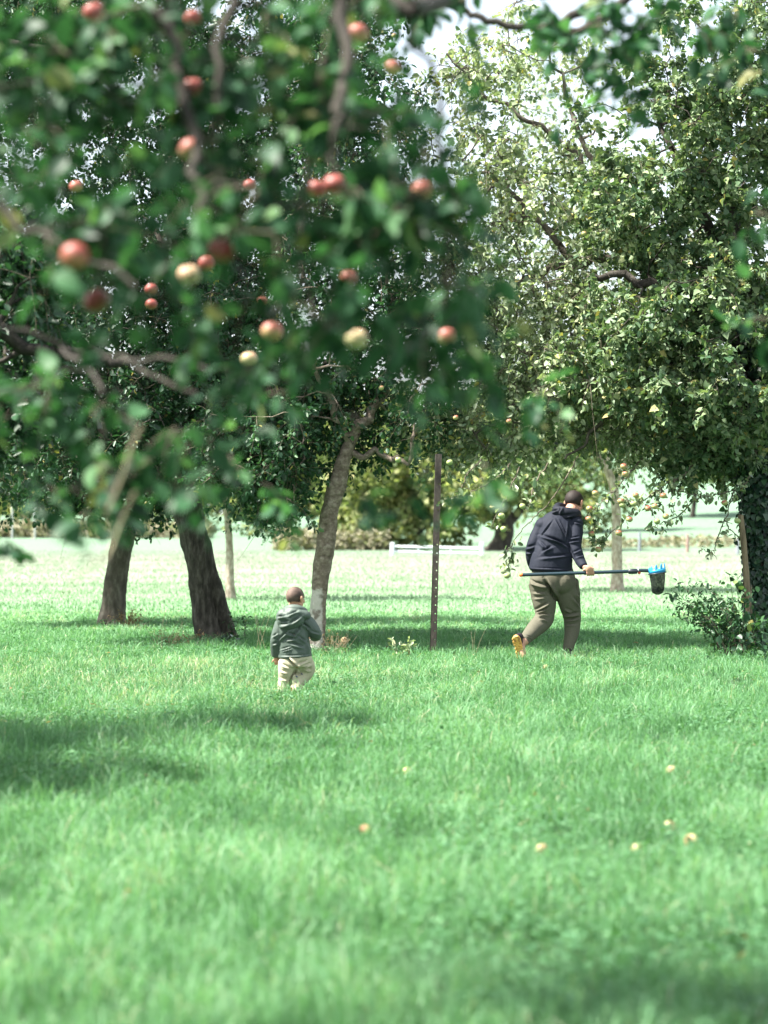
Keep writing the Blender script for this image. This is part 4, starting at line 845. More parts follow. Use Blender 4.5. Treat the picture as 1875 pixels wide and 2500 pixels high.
# ================================================================== PEOPLE
def loft(mb, pts, rad, sides=20, ref=(0, 1, 0), k=6):
    """closed tube with elliptical sections; rad = (across, along ref)"""
    pts = [np.array(p, float) for p in pts]; q = np.array(catmull(pts, k)); n = len(q)
    rad = np.array([r if hasattr(r, '__len__') else (r, r) for r in rad], float)
    rr = np.array(catmull([np.array([a, b, 0]) for a, b in rad], k))[:, :2]
    t = norm(np.gradient(q, axis=0)); a = norm(np.cross(t, np.array(ref, float))); b = np.cross(a, t)
    ang = np.linspace(0, 2 * np.pi, sides, endpoint=False)
    # round the ends
    Q = [q[0] - t[0] * rr[0].mean() * .45] ; RR = [rr[0] * .55]
    Q += list(q); RR += list(rr); Q.append(q[-1] + t[-1] * rr[-1].mean() * .45); RR.append(rr[-1] * .55)
    A = [a[0]] + list(a) + [a[-1]]; Bb = [b[0]] + list(b) + [b[-1]]
    v = []
    for qq, r_, aa, bb in zip(Q, RR, A, Bb):
        for th in ang: v.append(qq + aa * math.cos(th) * r_[0] + bb * math.sin(th) * r_[1])
    m = len(Q); v = np.array(v)
    f4 = [[i * sides + j, i * sides + (j + 1) % sides, (i + 1) * sides + (j + 1) % sides, (i + 1) * sides + j] for i in range(m - 1) for j in range(sides)]
    o = mb.n
    mb.v.append(np.vstack([v, Q[0], Q[-1]])); mb.r.append(np.zeros(len(v) + 2))
    mb.l.append(np.array(f4).ravel() + o); mb.z.append(np.full(len(f4), 4))
    c0, c1 = len(v), len(v) + 1
    f3 = [[(j + 1) % sides, j, c0] for j in range(sides)] + [[(m - 1) * sides + j, (m - 1) * sides + (j + 1) % sides, c1] for j in range(sides)]
    mb.l.append(np.array(f3).ravel() + o); mb.z.append(np.full(len(f3), 3)); mb.n += len(v) + 2
def ellip(mb, c, r, rot=None, sides=18, rings=12):
    c = np.array(c, float); v = []
    Rm = np.array(rot) if rot is not None else np.eye(3)
    for i in range(1, rings):
        t = math.pi * i / rings
        for j in range(sides):
            a = 2 * math.pi * j / sides; v.append((math.sin(t) * math.cos(a) * r[0], math.sin(t) * math.sin(a) * r[1], math.cos(t) * r[2]))
    v += [(0, 0, r[2]), (0, 0, -r[2])]; v = np.array(v) @ Rm.T + c; o = mb.n; n = len(v) - 2
    f4 = [[i * sides + j, (i + 1) * sides + j, (i + 1) * sides + (j + 1) % sides, i * sides + (j + 1) % sides] for i in range(rings - 2) for j in range(sides)]
    f3 = [[j, (j + 1) % sides, n] for j in range(sides)] + [[(rings - 2) * sides + (j + 1) % sides, (rings - 2) * sides + j, n + 1] for j in range(sides)]
    mb.v.append(v); mb.r.append(np.zeros(len(v))); mb.l += [np.array(f4).ravel() + o, np.array(f3).ravel() + o]; mb.z += [np.full(len(f4), 4), np.full(len(f3), 3)]; mb.n += len(v)
def fuse(mb, name, mat, parent, voxel=.008, smooth=4, post=None, sfac=.5):
    o = mb.build(name, mat, parent)
    m = o.modifiers.new('r', 'REMESH'); m.mode = 'VOXEL'; m.voxel_size = voxel
    s = o.modifiers.new('s', 'SMOOTH'); s.iterations = smooth; s.factor = sfac
    dg = bpy.context.evaluated_depsgraph_get(); me = bpy.data.meshes.new_from_object(o.evaluated_get(dg))
    o.modifiers.clear(); old = o.data; o.data = me; me.name = name
    if not me.materials: me.materials.append(mat)
    bpy.data.meshes.remove(old)
    n = len(me.vertices)
    if post:
        co = np.empty(n * 3); me.vertices.foreach_get('co', co); co = co.reshape(-1, 3)
        no = np.empty(n * 3); me.vertex_normals.foreach_get('vector', no); no = no.reshape(-1, 3)
        co = post(co + np.array(parent.location), no) - np.array(parent.location)
        me.vertices.foreach_set('co', co.ravel()); me.update()
    me.polygons.foreach_set('use_smooth', np.ones(len(me.polygons), dtype=bool))
    return o
FOLD = 1.9
def folds(lines, seed=0, base=.003, sc=16.):
    """lines: (A, B, width, height) creases on the camera side, in world coordinates (x, z used)"""
    def f(co, no):
        d = np.zeros(len(co)); w = np.clip(-no[:, 1] * 1.6 + .25, 0, 1)
        for A, B_, wd, hh in lines:
            a = np.array([A[0], A[2]]); b = np.array([B_[0], B_[2]]); p = co[:, [0, 2]]; ab = b - a
            t = np.clip(((p - a) @ ab) / (ab @ ab), 0, 1); r = p - a - t[:, None] * ab; dist = np.linalg.norm(r, axis=1)
            sgn = np.sign(r @ np.array([-ab[1], ab[0]])); env = np.sin(np.pi * np.clip(t, .04, .96))
            q = dist / wd
            d += FOLD * hh * env * (np.exp(-q ** 2) - .8 * np.exp(-(q * sgn - 1.6) ** 2)) * w
        d += base * np.array([noise.noise(Vector((c[0] * sc, c[1] * sc, c[2] * sc * .8 + seed))) for c in co])
        return co + no * d[:, None]
    return f
def fabric(name, c, sc=60, rough=.85, var=.12, weave=.15, spec=.2, second=None):
    return rough_mat(name, [(.3, tuple(x * (1 - var) for x in c)), (.7, tuple(x * (1 + var) for x in c))], sc, rough=rough, bump=weave, dist=.004, spec=spec, second=second)
def frame(f, up=(0, 0, 1)):
    f = norm(np.array(f, float)); u = np.array(up, float); u = norm(u - f * (u @ f)); r = np.cross(f, u); return r, f, u      # right, forward, up
def head(mbody, root, c, fwd, s, skin, hairmat, hair_len=1.05, hair_low=-.25, up=(0, 0, 1), voxel=.004):
    """c = centre of the skull, s = head height (m)"""
    r, f, u = frame(fwd, up); c = np.array(c, float); Rm = np.stack([r, f, u], 1)
    W = lambda x, y, z: c + (r * x + f * y + u * z) * s
    ellip(mbody, W(0, -.04, .12), (.335 * s, .40 * s, .37 * s), Rm)               # skull
    ellip(mbody, W(0, .08, -.12), (.27 * s, .30 * s, .33 * s), Rm)                # face
    ellip(mbody, W(0, .20, -.36), (.14 * s, .13 * s, .11 * s), Rm)                # chin
    loft(mbody, [W(-.27, -.02, -.18), W(-.2, .12, -.34), W(0, .24, -.38), W(.2, .12, -.34), W(.27, -.02, -.18)], [.07 * s] * 5, 10, ref=u)   # jaw
    loft(mbody, [W(-.2, .29, .10), W(0, .335, .11), W(.2, .29, .10)], [.045 * s] * 3, 10, ref=u)      # brow
    loft(mbody, [W(0, .35, .07), W(0, .43, -.06), W(0, .45, -.10)], [.03 * s, .04 * s, .052 * s], 10, ref=u)   # nose
    ellip(mbody, W(0, .37, -.22), (.10 * s, .04 * s, .024 * s), Rm); ellip(mbody, W(0, .365, -.255), (.085 * s, .04 * s, .024 * s), Rm)  # lips
    for sd in (-1, 1):
        ellip(mbody, W(.35 * sd, -.03, -.02), (.035 * s, .085 * s, .13 * s), Rm); ellip(mbody, W(.375 * sd, -.06, .02), (.03 * s, .075 * s, .10 * s), Rm)
        ellip(mbody, W(.17 * sd, .27, -.08), (.09 * s, .07 * s, .08 * s), Rm)     # cheeks
        e = MB(); ellip(e, W(.125 * sd, .315, .0), (.05 * s, .05 * s, .035 * s), Rm, 10, 8); e.build('eye', plain_mat('eye', (.10, .07, .05), .2), root, smooth=True)
    # hair: close shell on the skull
    h = MB(); sides, rings = 44, 30; v = []; keep = []
    for i in range(rings + 1):
        t = math.pi * i / rings
        for j in range(sides):
            a = 2 * math.pi * j / sides; n = np.array([math.sin(t) * math.cos(a), math.sin(t) * math.sin(a), math.cos(t)])
            low = hair_low + (.55 if n[1] > .1 else 0) * min(1, max(0, (n[1] - .1) / .5)) + .10 * max(0, 1 - abs(n[0]) * 3) * (n[1] < 0) * -1
            e = (n[2] - low); fade = min(1, max(0, e / .3)); k = 0.985 + (hair_len - .985) * fade + .006 * noise.noise(Vector(tuple(n * 9)))
            p = c + r * n[0] * .335 * s * k + f * (n[1] * .40 * k - .04) * s + u * (n[2] * .37 * k + .12) * s
            v.append(p); keep.append(e > -.05)
    fs = []
    for i in range(rings):
        for j in range(sides):
            q = [i * sides + j, (i + 1) * sides + j, (i + 1) * sides + (j + 1) % sides, i * sides + (j + 1) % sides]
            if all(keep[k] for k in q): fs.append(q)
    h.add(v, fs); h.build('hair', hairmat, root, smooth=True)
    return W
skin = rough_mat('skin', [(.3, (.36, .19, .13)), (.7, (.50, .28, .20))], 12, rough=.55, bump=.05, spec=.35)
skin_child = rough_mat('skin_child', [(.3, (.38, .20, .13)), (.7, (.52, .30, .20))], 12, rough=.55, bump=.05, spec=.35)

# ------------------------------------------------------------------ the man
DM = depth_at(1610)
def MP(zx, zy, dy=0.): return np.array(P(1200 + zx / 3.318, 1150 + zy / 3.318, DM + dy))
man = empty('person', P(1360, 1610, DM)); man.location.z = 0
tag(man, 'man walking away in dark navy hooded jacket and olive trousers, holding the apple picker pole', 'man')
b = MB()
W = head(b, man, MP(668, 262, .27), (.50, .80, -.36), .262, skin, rough_mat('hair_dark', [(.3, (.008, .006, .006)), (.7, (.03, .021, .018))], 90, rough=.7, bump=.5, dist=.004), 1.055, -.68, up=(.12, .25, 1))
loft(b, [MP(610, 400, .13), MP(625, 360, .16), MP(650, 300, .22)], [.08, .066, .062], 16)
# torso and legs under the clothes
loft(b, [MP(488, 900, 0), MP(492, 780, 0), MP(520, 620, .03), MP(560, 470, .09), MP(590, 400, .13)], [(.16, .11), (.13, .085), (.125, .085), (.13, .09), (.09, .07)], 20)
loft(b, [MP(415, 930, 0), MP(430, 1050, -.02), MP(440, 1185, -.02), MP(350, 1285, -.2), MP(268, 1385, -.40)], [.095, .085, .062, .055, .038], 16)
loft(b, [MP(590, 930, 0), MP(622, 1060, .03), MP(652, 1180, .06), MP(648, 1300, .02), MP(622, 1490, -.03)], [.095, .085, .062, .055, .038], 16)
# arms
la = [MP(425, 425, .10), MP(330, 610, .05), MP(325, 700, .10), MP(352, 800, .20)]
ra = [MP(690, 430, .08), MP(668, 610, -.03), MP(705, 700, -.09), MP(760, 788, -.19)]
loft(b, la, [.045, .032, .029, .027], 14); loft(b, ra, [.045, .032, .028, .028], 14)
ax = norm(MP(1285, 803, -.25) - MP(225, 842, -.25))       # pole axis
pc = MP(790, 822, -.245); pr = .0175
# right hand: palm on the near, upper side of the pole, fingers closed round it
up_ = np.array([0, 0, 1.]); nr_ = np.array([0, -1., 0])
palm = pc + up_ * .022 + nr_ * .026
loft(b, [MP(756, 783, -.20), palm + ax * -.02 + up_ * .02, palm + ax * .025 + up_ * -.006], [(.027, .022), (.036, .019), (.040, .017)], 14, ref=(0, 1, .3))
for i, (o_, l_) in enumerate([(-.031, .92), (-.010, 1.02), (.011, 1.0), (.031, .84)]):
    q = []
    for k in range(7):
        th = R(58 - 47 * k * l_); rad_ = pr + .0095; q.append(pc + ax * (o_ + .008 + .002 * k) + (nr_ * math.cos(th) + up_ * math.sin(th)) * rad_)
    loft(b, q[:7], [.0098, .0098, .0094, .0096, .009, .0086, .0078], 10, ref=ax, k=3)
q = [palm + ax * -.045 + up_ * .01, pc + ax * -.052 + (up_ * .8 - nr_ * .4) * .028, pc + ax * -.045 - nr_ * .028 - up_ * .006, pc + ax * -.035 - nr_ * .02 - up_ * .022]
loft(b, q, [.0125, .0115, .0105, .009], 10, ref=ax, k=4)
# left hand, loosely curled in front of the hip
lh = la[-1]; dd = norm(np.array([.25, .45, -.75]))
loft(b, [lh, lh + dd * .05, lh + dd * .09], [(.026, .02), (.034, .016), (.036, .014)], 12)
for i in range(4):
    s0 = lh + dd * .09 + np.array([.018, -.01, .01]) * (i - 1.5) * 1.1; loft(b, [s0, s0 + dd * .03 + np.array([.012, .004, 0]), s0 + dd * (.05 + .005 * (i % 3)) + np.array([.03, .006, .01])], [.0092, .0088, .0075], 10, k=3)
s0 = lh + dd * .03 + np.array([.02, -.02, 0]); loft(b, [s0, s0 + np.array([.03, -.01, -.03]), s0 + np.array([.045, 0, -.055])], [.0115, .011, .009], 10, k=3)
# feet inside the shoes
loft(b, [MP(268, 1370, -.40), MP(245, 1420, -.44), MP(262, 1510, -.47)], [.034, .034, .03], 12)
loft(b, [MP(622, 1480, -.03), MP(625, 1520, .03), MP(635, 1530, .14)], [.036, .034, .03], 12)
fuse(b, 'body', skin, man, .0045, 3)
# jacket
navy = fabric('navy_softshell', (.013, .016, .027), 40, .75, .15, .3, .2)
j = MB()
loft(j, [MP(480, 800, 0), MP(486, 730, .0), MP(500, 640, .03), MP(522, 540, .07), MP(550, 455, .10), MP(575, 400, .12), MP(600, 355, .14)],
     [(.226, .165), (.212, .155), (.196, .15), (.196, .155), (.200, .150), (.165, .125), (.09, .08)], 28)
loft(j, [MP(440, 420, .11), MP(385, 500, .09), MP(338, 600, .05), MP(322, 700, .09), MP(345, 790, .16)], [.085, .076, .068, .058, .046], 18)
loft(j, [MP(668, 425, .09), MP(680, 500, .04), MP(672, 605, -.02), MP(703, 695, -.08), MP(745, 772, -.17)], [.088, .080, .072, .060, .044], 18)
ellip(j, MP(420, 440, .10), (.09, .09, .08)); ellip(j, MP(678, 425, .09), (.085, .09, .08))
zf = lambda ax_, ay_, bx_, by_, w_, h_: (MP(ax_, ay_), MP(bx_, by_), w_, h_)
c4 = lambda x, y: ((1240 + x / 7.541 - 1200) * 3.318, (1180 + y / 7.541 - 1150) * 3.318)
def jf(x0, y0, x1, y1, w_, h_): a_ = c4(x0, y0); b_ = c4(x1, y1); return zf(*a_, *b_, w_, h_)
JF = [jf(570, 970, 1050, 1140, .012, .016), jf(620, 1290, 820, 1180, .014, .016), jf(850, 650, 1050, 1060, .012, .012), jf(920, 660, 1080, 980, .010, .010), jf(760, 1010, 1100, 1200, .012, .012), jf(560, 1080, 700, 1240, .012, .010),
      jf(540, 1400, 1000, 1340, .014, .008), jf(1200, 720, 1370, 780, .010, .010), jf(1100, 1100, 1330, 1070, .012, .012), jf(1120, 1030, 1320, 1000, .009, .008), jf(330, 1220, 500, 1170, .012, .012), jf(330, 1300, 470, 1280, .010, .010), jf(800, 1380, 1130, 1330, .012, .010),
      jf(1060, 1150, 1190, 1480, .014, .012), jf(380, 1565, 1190, 1590, .006, .005), jf(820, 660, 560, 1000, .008, .006), jf(1080, 1080, 1130, 720, .010, -.010), jf(1180, 1300, 1340, 1230, .010, .008), jf(1220, 1380, 1390, 1330, .010, .008)]
fuse(j, 'jacket', navy, man, .007, 4, folds(JF, 1, .004, 14))
h = MB()
loft(h, [MP(705, 372, .24), MP(690, 350, .12), MP(640, 345, .055), MP(580, 335, .04), MP(530, 320, .10), MP(545, 292, .22), MP(600, 300, .32)], [(.035, .05), (.045, .055), (.055, .06), (.058, .06), (.05, .055), (.04, .05), (.03, .04)], 16, ref=(0, 0, 1))
ellip(h, MP(560, 350, .05), (.085, .055, .05)); ellip(h, MP(640, 362, .06), (.075, .05, .035))
hd = fuse(h, 'hood', fabric('navy_hood', (.011, .013, .021), 40, .7, .15, .12, .2), man, .006, 3, folds([jf(800, 570, 950, 500, .012, .012), jf(900, 640, 1250, 590, .010, .010), jf(960, 560, 1020, 440, .012, .012)], 3, .003))
# trousers
olive = fabric('olive_cotton', (.098, .094, .070), 70, .85, .12, .12, .15)
t = MB()
loft(t, [MP(490, 790, .0), MP(494, 850, .0), MP(496, 915, .0), MP(500, 965, .01)], [(.205, .14), (.228, .165), (.235, .165), (.20, .13)], 26)
ellip(t, MP(420, 900, -.05), (.13, .12, .13)); ellip(t, MP(580, 900, -.05), (.13, .12, .13))
loft(t, [MP(402, 900, 0), MP(418, 980, -.01), MP(430, 1070, -.02), MP(432, 1150, -.03), MP(420, 1205, -.05), MP(345, 1285, -.2), MP(285, 1350, -.34), MP(268, 1378, -.39)], [.132, .132, .122, .102, .100, .083, .062, .052], 22)
loft(t, [MP(595, 900, 0), MP(615, 990, .02), MP(634, 1080, .04), MP(650, 1160, .06), MP(655, 1220, .06), MP(648, 1310, .03), MP(628, 1410, -.02), MP(620, 1450, -.03)], [.132, .130, .112, .096, .088, .076, .060, .052], 22)
l5 = lambda x, y: ((1230 + x / 7.9 - 1200) * 3.318, (1380 + y / 7.9 - 1150) * 3.318)
def tf(x0, y0, x1, y1, w_, h_): a_ = l5(x0, y0); b_ = l5(x1, y1); return zf(*a_, *b_, w_, h_)
TF = [tf(740, 230, 1030, 690, .016, -.030), tf(490, 340, 860, 440, .014, .014), tf(530, 540, 800, 550, .012, .008), tf(560, 650, 800, 620, .012, .009), tf(590, 900, 880, 720, .012, .014), tf(600, 940, 860, 820, .010, .012), tf(600, 980, 880, 960, .010, .014), tf(640, 1020, 840, 1090, .011, .014),
      tf(1150, 990, 1480, 950, .013, .014), tf(1180, 1090, 1470, 1040, .012, .012), tf(1280, 600, 1480, 850, .014, .012), tf(1390, 560, 1460, 640, .010, .010), tf(1150, 850, 1330, 930, .012, .008), tf(340, 1310, 530, 1390, .006, .007), tf(1390, 230, 1400, 520, .007, -.010), tf(480, 280, 600, 380, .01, .01), tf(1180, 1180, 1420, 1160, .01, .006)]
fuse(t, 'trousers', olive, man, .007, 4, folds(TF, 5, .004, 12))
# shoes
black = fabric('shoe_mesh', (.018, .014, .018), 120, .7); sole_m = rough_mat('yellow_rubber', [(.3, (.55, .27, .06)), (.7, (.80, .48, .14))], 30, rough=.6, bump=.3, dist=.004, second=(26, .55, .62, (.30, .16, .05)))
def shoe(heel, toe, up, right, name='shoe', length=None):
    heel = np.array(heel, float); toe = np.array(toe, float); f = norm(toe - heel); L = np.linalg.norm(toe - heel); up = norm(np.array(up, float) - f * (np.array(up) @ f)); r = np.cross(f, up)
    k = L / .29
    s = MB(); st = [0, .08, .25, .45, .65, .82, .95, 1.0]; wd = [.022, .036, .036, .033, .043, .046, .034, .018]
    loft(s, [heel + f * L * a for a in st], [(w_ * k * 1.2, .015 * k) for w_ in wd], 16, ref=up, k=3)
    gg = np.random.default_rng(5)
    for a in np.linspace(.02, .97, 15):
        w_ = np.interp(a, st, wd) * k
        for q in np.linspace(-.9, .9, 6 if w_ > .03 else 4) + gg.uniform(-.1, .1): 
            ellip(s, heel + f * L * (a + gg.uniform(-.025, .025)) + r * w_ * q * 1.1 - up * .014 * k, (.0085 * k, .009 * k, .007 * k), None, 8, 6)
    u_ = MB()
    loft(u_, [heel + f * L * .04 + up * .03 * k, heel + f * L * .25 + up * .04 * k, heel + f * L * .5 + up * .036 * k, heel + f * L * .75 + up * .026 * k, heel + f * L * .95 + up * .016 * k], [(.031 * k, .035 * k), (.036 * k, .045 * k), (.036 * k, .038 * k), (.041 * k, .028 * k), (.030 * k, .018 * k)], 16, ref=up, k=4)
    loft(u_, [heel + f * L * .17 + up * .05 * k, heel + f * L * .15 + up * .095 * k], [.040 * k, .036 * k], 14, ref=f)
    up_o = fuse(u_, name, black, man, .005, 3)
    so = fuse(s, 'sole', sole_m, man, .0035, 1); so.parent = up_o; so.location = (0, 0, 0)
    return up_o
h0 = MP(205, 1362, -.47); t0 = MP(262, 1560, -.46); t0[2] = max(t0[2], .0)
h0 = MP(196, 1336, -.50)
shoe(h0, t0 + np.array([.0, .05, 0]), (.42, .9, .25), None)
a0 = MP(620, 1500, -.09); a0[2] = .03; shoe(a0, a0 + np.array([.06, .28, 0]), (0, 0, 1), None)

# ------------------------------------------------------------------ the apple picker on its pole
pick = empty('apple_picker', Vector(tuple(MP(225, 842, -.245)))); tag(pick, 'long dark apple picker pole with blue crown and black net bag', 'fruit picker')
m_pole = plain_mat('pole_enamel', (.010, .028, .040), .4, .5); m_blk = plain_mat('black_plastic', (.015, .022, .03), .4, .5); m_org = plain_mat('orange_plastic', (.75, .14, .02), .45); m_red = plain_mat('red_plastic', (.55, .05, .03), .45); m_blue = plain_mat('blue_plastic', (.02, .24, .46), .4, .4)
pp = lambda zx, zy: MP(zx, zy, -.245)
mb = MB(); tube(mb, [pp(240, 841.5), pp(1118, 812)], [.0178, .0178], 20); mb.build('pole', m_pole, pick, smooth=True)
mb = MB(); tube(mb, [pp(226, 842), pp(230, 842), pp(249, 841)], [.014, .0185, .0192], 18); mb.build('end_cap', m_org, pick, smooth=True)
mb = MB(); tube(mb, [pp(1108, 813), pp(1113, 813), pp(1175, 812), pp(1180, 812)], [.022, .0275, .0275, .021], 18); mb.build('locking_collar', m_blk, pick, smooth=True)
mb = MB(); tube(mb, [pp(1175, 806), pp(1200, 805), pp(1245, 805), pp(1285, 807)], [.017, .0185, .0185, .0185], 18); mb.build('neck', m_pole, pick, smooth=True)
mb = MB(); tube(mb, [pp(1186, 800), pp(1192, 800)], [.0215, .0215], 18); mb.build('ring', plain_mat('pale_ring', (.55, .58, .6), .3), pick, smooth=True)
mb = MB(); tube(mb, [pp(1197, 815), pp(1197, 829), pp(1197, 835)], [.015, .0145, .008], 12, ref=(1, 0, 0)); mb.build('release_button', m_red, pick, smooth=True)
# crown: tilted ring with upright fingers
rc = np.array(pp(1343, 815)); rr_ = .086
mb = MB(); n = 36; ring = [rc + np.array([math.cos(a) * rr_, math.sin(a) * rr_, .012 * math.cos(a)]) for a in np.linspace(0, 2 * math.pi, n, endpoint=False)]
ro = []; 
for k, (dz, sc_) in enumerate([(-.012, 1.0), (.030, .96), (.030, .90), (-.012, .93)]): ro += [rc + (p - rc) * sc_ + np.array([0, 0, dz]) for p in ring]
f = [[k * n + i, k * n + (i + 1) % n, ((k + 1) % 4) * n + (i + 1) % n, ((k + 1) % 4) * n + i] for k in range(4) for i in range(n)]
mb.add(ro, f)
for i in range(9):
    a = i / 9 * 2 * math.pi + .2; p = rc + np.array([math.cos(a) * rr_ * .94, math.sin(a) * rr_ * .94, .028 + .012 * math.cos(a)]); e = p + np.array([-math.cos(a) * .006, -math.sin(a) * .006, .036 + .008 * math.cos(a)])
    loft(mb, [p, (p + e) / 2, e], [(.013, .005), (.010, .0045), (.006, .004)], 8, ref=(math.cos(a), math.sin(a), 0), k=2)
tube(mb, [pp(1272, 806), pp(1300, 808), pp(1318, 810)], [.024, .027, .022], 14)
cr = mb.build('picking_crown', m_blue, pick, smooth=True)
mb = MB(); tube(mb, [pp(1300, 806) + np.array([0, -.02, 0]), pp(1312, 807) + np.array([0, -.03, 0])], [.010, .009], 10); mb.build('clip', m_red, pick, smooth=True)
m, nn, l, o_ = new_mat('net_mesh'); t_ = nn.new('ShaderNodeTexCoord'); ck = nn.new('ShaderNodeTexNoise'); ck.inputs['Scale'].default_value = 160; l.new(t_.outputs['Object'], ck.inputs['Vector'])
r_ = ramp(nn, [(.42, (0, 0, 0)), (.62, (.55, .55, .55))]); l.new(ck.outputs['Fac'], r_.inputs['Fac']); d1 = nn.new('ShaderNodeBsdfDiffuse'); d1.inputs[0].default_value = (.012, .014, .015, 1); tr_ = nn.new('ShaderNodeBsdfTransparent'); mx = nn.new('ShaderNodeMixShader')
l.new(r_.outputs[0], mx.inputs[0]); l.new(d1.outputs[0], mx.inputs[1]); l.new(tr_.outputs[0], mx.inputs[2]); l.new(mx.outputs[0], o_.inputs['Surface'])
mb = MB(); ns, nrw = 26, 12; v = []
for i in range(nrw + 1):
    t = i / nrw; rad_ = .078 * (1 - .30 * t ** 1.5) * math.sqrt(max(0.02, 1 - max(0, (t - .8) / .21) ** 2)); cx = rc + np.array([.004 * t, 0, -.018 - .215 * t])
    for k in range(ns): a = 2 * math.pi * k / ns; v.append(cx + np.array([math.cos(a) * rad_ * (1 + .05 * math.sin(3 * a + 4 * t)), math.sin(a) * rad_, .012 * math.cos(a) * (1 - t)]))
mb.add(v, [[i * ns + k, i * ns + (k + 1) % ns, (i + 1) * ns + (k + 1) % ns, (i + 1) * ns + k] for i in range(nrw) for k in range(ns)])
mb.build('net_bag', m, pick, smooth=True)
mb = MB(); q = [rc + (p - rc) * 1.04 + np.array([0, 0, -.016]) for p in ring] ; tube(mb, q + [q[0]], .0065, 6, cap=False, ref=(0, 0, 1)); mb.build('net_rim', m_blk, pick, smooth=True)

# ------------------------------------------------------------------ the toddler
DC = depth_at(1694)
def CP(zx, zy, dy=0.): return np.array(P(600 + zx / 5.53, 1380 + zy / 5.53, DC + dy))
kid = empty('person', P(720, 1694, DC)); kid.location.z = 0
tag(kid, 'toddler with shaved head walking away in a grey-green hooded jacket and cream trousers', 'toddler')
b = MB()
head(b, kid, CP(672, 455, .05), (.62, .80, -.10), .205, skin_child, rough_mat('hair_short', [(.3, (.04, .026, .022)), (.55, (.11, .075, .06)), (.75, (.22, .15, .12))], 9, rough=.7, bump=.2, dist=.003, detail=3), 1.02, -.72, up=(0, .05, 1))
loft(b, [CP(640, 680, .02), CP(650, 600, .03), CP(665, 520, .05)], [.052, .044, .045], 14)
loft(b, [CP(670, 1330, 0), CP(655, 1150, 0), CP(640, 900, 0), CP(635, 720, .01)], [(.10, .075), (.10, .075), (.10, .07), (.07, .05)], 18)
loft(b, [CP(570, 1330, 0), CP(535, 1520, .01), CP(500, 1720, -.02)], [.05, .042, .032], 14); loft(b, [CP(790, 1320, .02), CP(820, 1420, .06), CP(730, 1560, .0), CP(665, 1720, -.06)], [.055, .045, .036, .03], 14)
lw = CP(415, 1235, .04); rw = CP(905, 975, .14)
loft(b, [CP(480, 760, .02), CP(412, 1010, .0), lw], [.036, .03, .022], 12); loft(b, [CP(800, 760, .02), CP(945, 945, .03), rw], [.036, .03, .022], 12)
for w0, dd_, sd in ((lw, norm(np.array([.1, .1, -1.])), 1), (rw, norm(np.array([-.6, .7, .3])), -1)):
    s_ = norm(np.cross(dd_, [0, 1, .3])); loft(b, [w0, w0 + dd_ * .03, w0 + dd_ * .048], [(.020, .014), (.024, .013), (.022, .011)], 12)
    for i, l_ in enumerate([.024, .028, .026, .021]):
        s0 = w0 + dd_ * .046 + s_ * (.0125 * (i - 1.5)); loft(b, [s0, s0 + dd_ * l_ * .5 + np.array([0, .003, 0]), s0 + dd_ * l_ * .8 + np.array([0, .012, 0])], [.0062, .006, .005], 8, k=3)
    s0 = w0 + dd_ * .018 + s_ * -.02; loft(b, [s0, s0 - s_ * .014 + dd_ * .014, s0 - s_ * .018 + dd_ * .026], [.0075, .007, .006], 8, k=3)
fuse(b, 'body', skin_child, kid, .0035, 3)
sage = fabric('sage_rainwear', (.068, .092, .078), 30, .55, .1, .1, .3)
j = MB()
loft(j, [CP(668, 1235, 0), CP(660, 1120, 0), CP(645, 980, 0), CP(630, 850, .0), CP(622, 740, .01), CP(630, 660, .02), CP(640, 620, .02)], [(.142, .105), (.134, .10), (.126, .095), (.120, .09), (.112, .08), (.085, .065), (.05, .05)], 26)
loft(j, [CP(490, 790, .02), CP(450, 900, .01), CP(412, 1010, .0), CP(404, 1120, .02), CP(410, 1210, .04)], [.062, .056, .050, .046, .043], 16)
loft(j, [CP(770, 745, .02), CP(850, 800, .02), CP(930, 905, .02), CP(955, 950, .05), CP(915, 965, .12)], [.066, .064, .056, .046, .038], 16)
ellip(j, CP(900, 870, .03), (.05, .05, .055)); ellip(j, CP(500, 780, .01), (.06, .055, .06)); ellip(j, CP(770, 740, .01), (.06, .055, .06))
cf = lambda a0_, b0_, a1_, b1_, w_, h_: (CP(a0_, b0_), CP(a1_, b1_), w_, h_)
CF = [cf(440, 1040, 600, 880, .010, .010), cf(640, 1000, 740, 860, .010, .012), cf(730, 780, 860, 880, .010, .012), cf(870, 900, 1000, 940, .008, .006), cf(600, 1060, 790, 1120, .010, .009), cf(460, 1150, 620, 1100, .006, .006), cf(480, 1170, 640, 1120, .005, .006), cf(360, 980, 440, 930, .008, .008), cf(370, 1080, 430, 1060, .008, .007), cf(450, 1230, 880, 1215, .006, .006),
      cf(820, 1000, 860, 1200, .012, .009), cf(560, 930, 680, 960, .010, .009), cf(700, 960, 820, 1050, .009, .009), cf(740, 700, 720, 900, .008, -.008), cf(540, 1020, 700, 1000, .010, .008)]
fuse(j, 'jacket', sage, kid, .006, 3, folds(CF, 7, .003, 18))
h = MB(); ellip(h, CP(610, 740, -.055), (.118, .07, .088), np.array(Matrix.Rotation(R(-18), 3, 'Y'))); ellip(h, CP(690, 650, -.02), (.12, .085, .055), np.array(Matrix.Rotation(R(12), 3, 'Y'))); ellip(h, CP(520, 700, -.03), (.07, .06, .075))
loft(h, [CP(810, 650, .04), CP(760, 610, -.03), CP(660, 585, -.045), CP(570, 590, -.02), CP(520, 630, .04)], [.028, .034, .036, .034, .028], 12, ref=(0, 0, 1))
fuse(h, 'hood', sage, kid, .005, 3, folds([cf(430, 720, 560, 690, .010, .012), cf(560, 690, 740, 620, .010, .010), cf(450, 830, 620, 790, .012, .010), cf(480, 780, 600, 760, .008, .008), cf(620, 800, 780, 680, .010, .010)], 9, .003, 20))
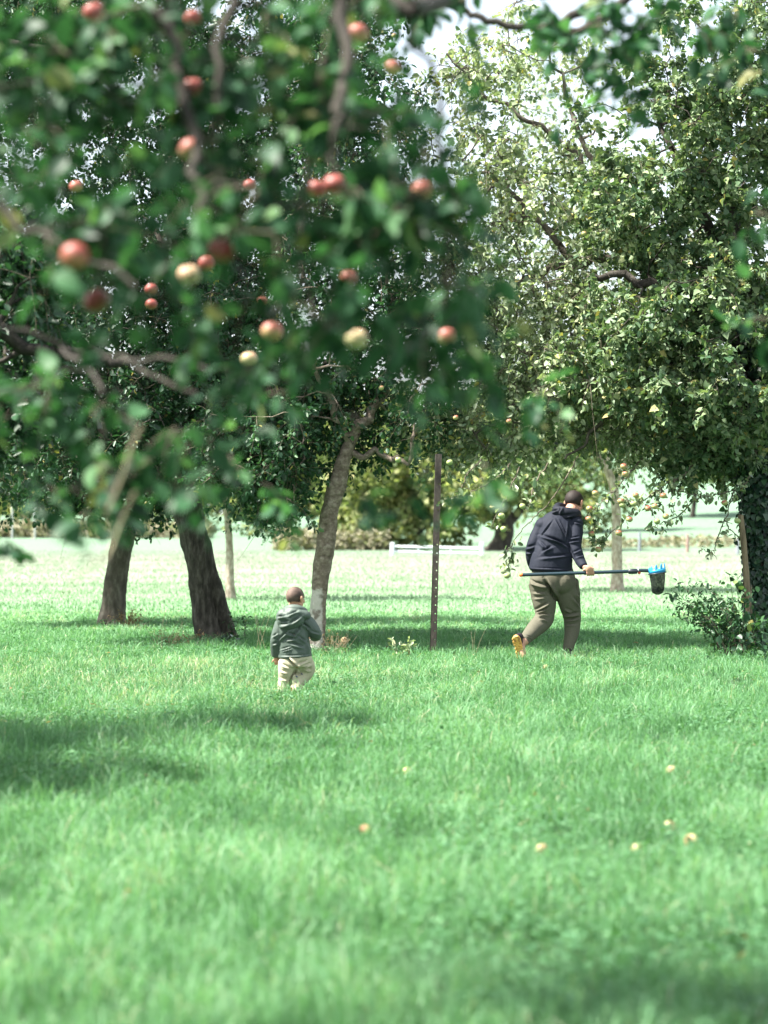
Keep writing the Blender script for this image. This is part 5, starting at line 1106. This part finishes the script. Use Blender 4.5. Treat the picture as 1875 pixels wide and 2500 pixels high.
cream = fabric('cream_cotton', (.40, .37, .27), 60, .85, .07, .1, .15)
t = MB(); loft(t, [CP(672, 1200, 0), CP(676, 1270, 0), CP(680, 1340, .01), CP(684, 1380, .01)], [(.125, .095), (.138, .105), (.13, .10), (.10, .07)], 22)
loft(t, [CP(575, 1310, 0), CP(560, 1420, .0), CP(545, 1530, .01), CP(512, 1640, .0), CP(505, 1720, -.01)], [.085, .078, .066, .055, .052], 18)
loft(t, [CP(770, 1300, .01), CP(815, 1370, .05), CP(815, 1430, .06), CP(760, 1510, .03), CP(700, 1600, -.02), CP(672, 1720, -.06)], [.082, .076, .070, .060, .050, .050], 18)
fuse(t, 'trousers', cream, kid, .006, 3, folds([cf(560, 1240, 720, 1400, .010, -.018), cf(700, 1390, 600, 1600, .012, -.022), cf(700, 1350, 860, 1300, .010, .012), cf(730, 1370, 900, 1340, .010, .012), cf(790, 1400, 880, 1430, .010, .010), cf(480, 1340, 600, 1400, .008, .007), cf(470, 1430, 580, 1460, .008, .006), cf(480, 1540, 570, 1560, .010, .008), cf(640, 1540, 760, 1480, .008, .007)], 11, .003, 20))
pm = plain_mat('blue_print', (.03, .06, .14), .8)
for zx, zy in ((760, 1472), (688, 1503), (700, 1590), (640, 1560)):
    mb = MB(); c0 = CP(zx, zy, -.055 + (.04 if zx > 740 else 0)); ellip(mb, c0, (.010, .016, .005), np.array(Matrix.Rotation(.5, 3, 'Y')), 10, 6); ellip(mb, c0 + np.array([-.006, 0, .006]), (.005, .014, .004), None, 8, 6); mb.build('print_patch', pm, kid)
bt = plain_mat('boot_rubber', (.12, .13, .11), .6)
for x, dy in ((500, .0), (662, -.02)):
    s0 = CP(x, 1700, dy); s0[2] = .03; mb = MB(); loft(mb, [s0 + np.array([0, -.03, 0]), s0 + np.array([0.01, .03, .005]), s0 + np.array([.02, .09, -.004])], [(.034, .036), (.036, .034), (.032, .024)], 14, ref=(0, 0, 1)); loft(mb, [s0 + np.array([0, -.01, .01]), s0 + np.array([0, .0, .05])], [.028, .028], 14)
    fuse(mb, 'boot', bt, kid, .005, 2)
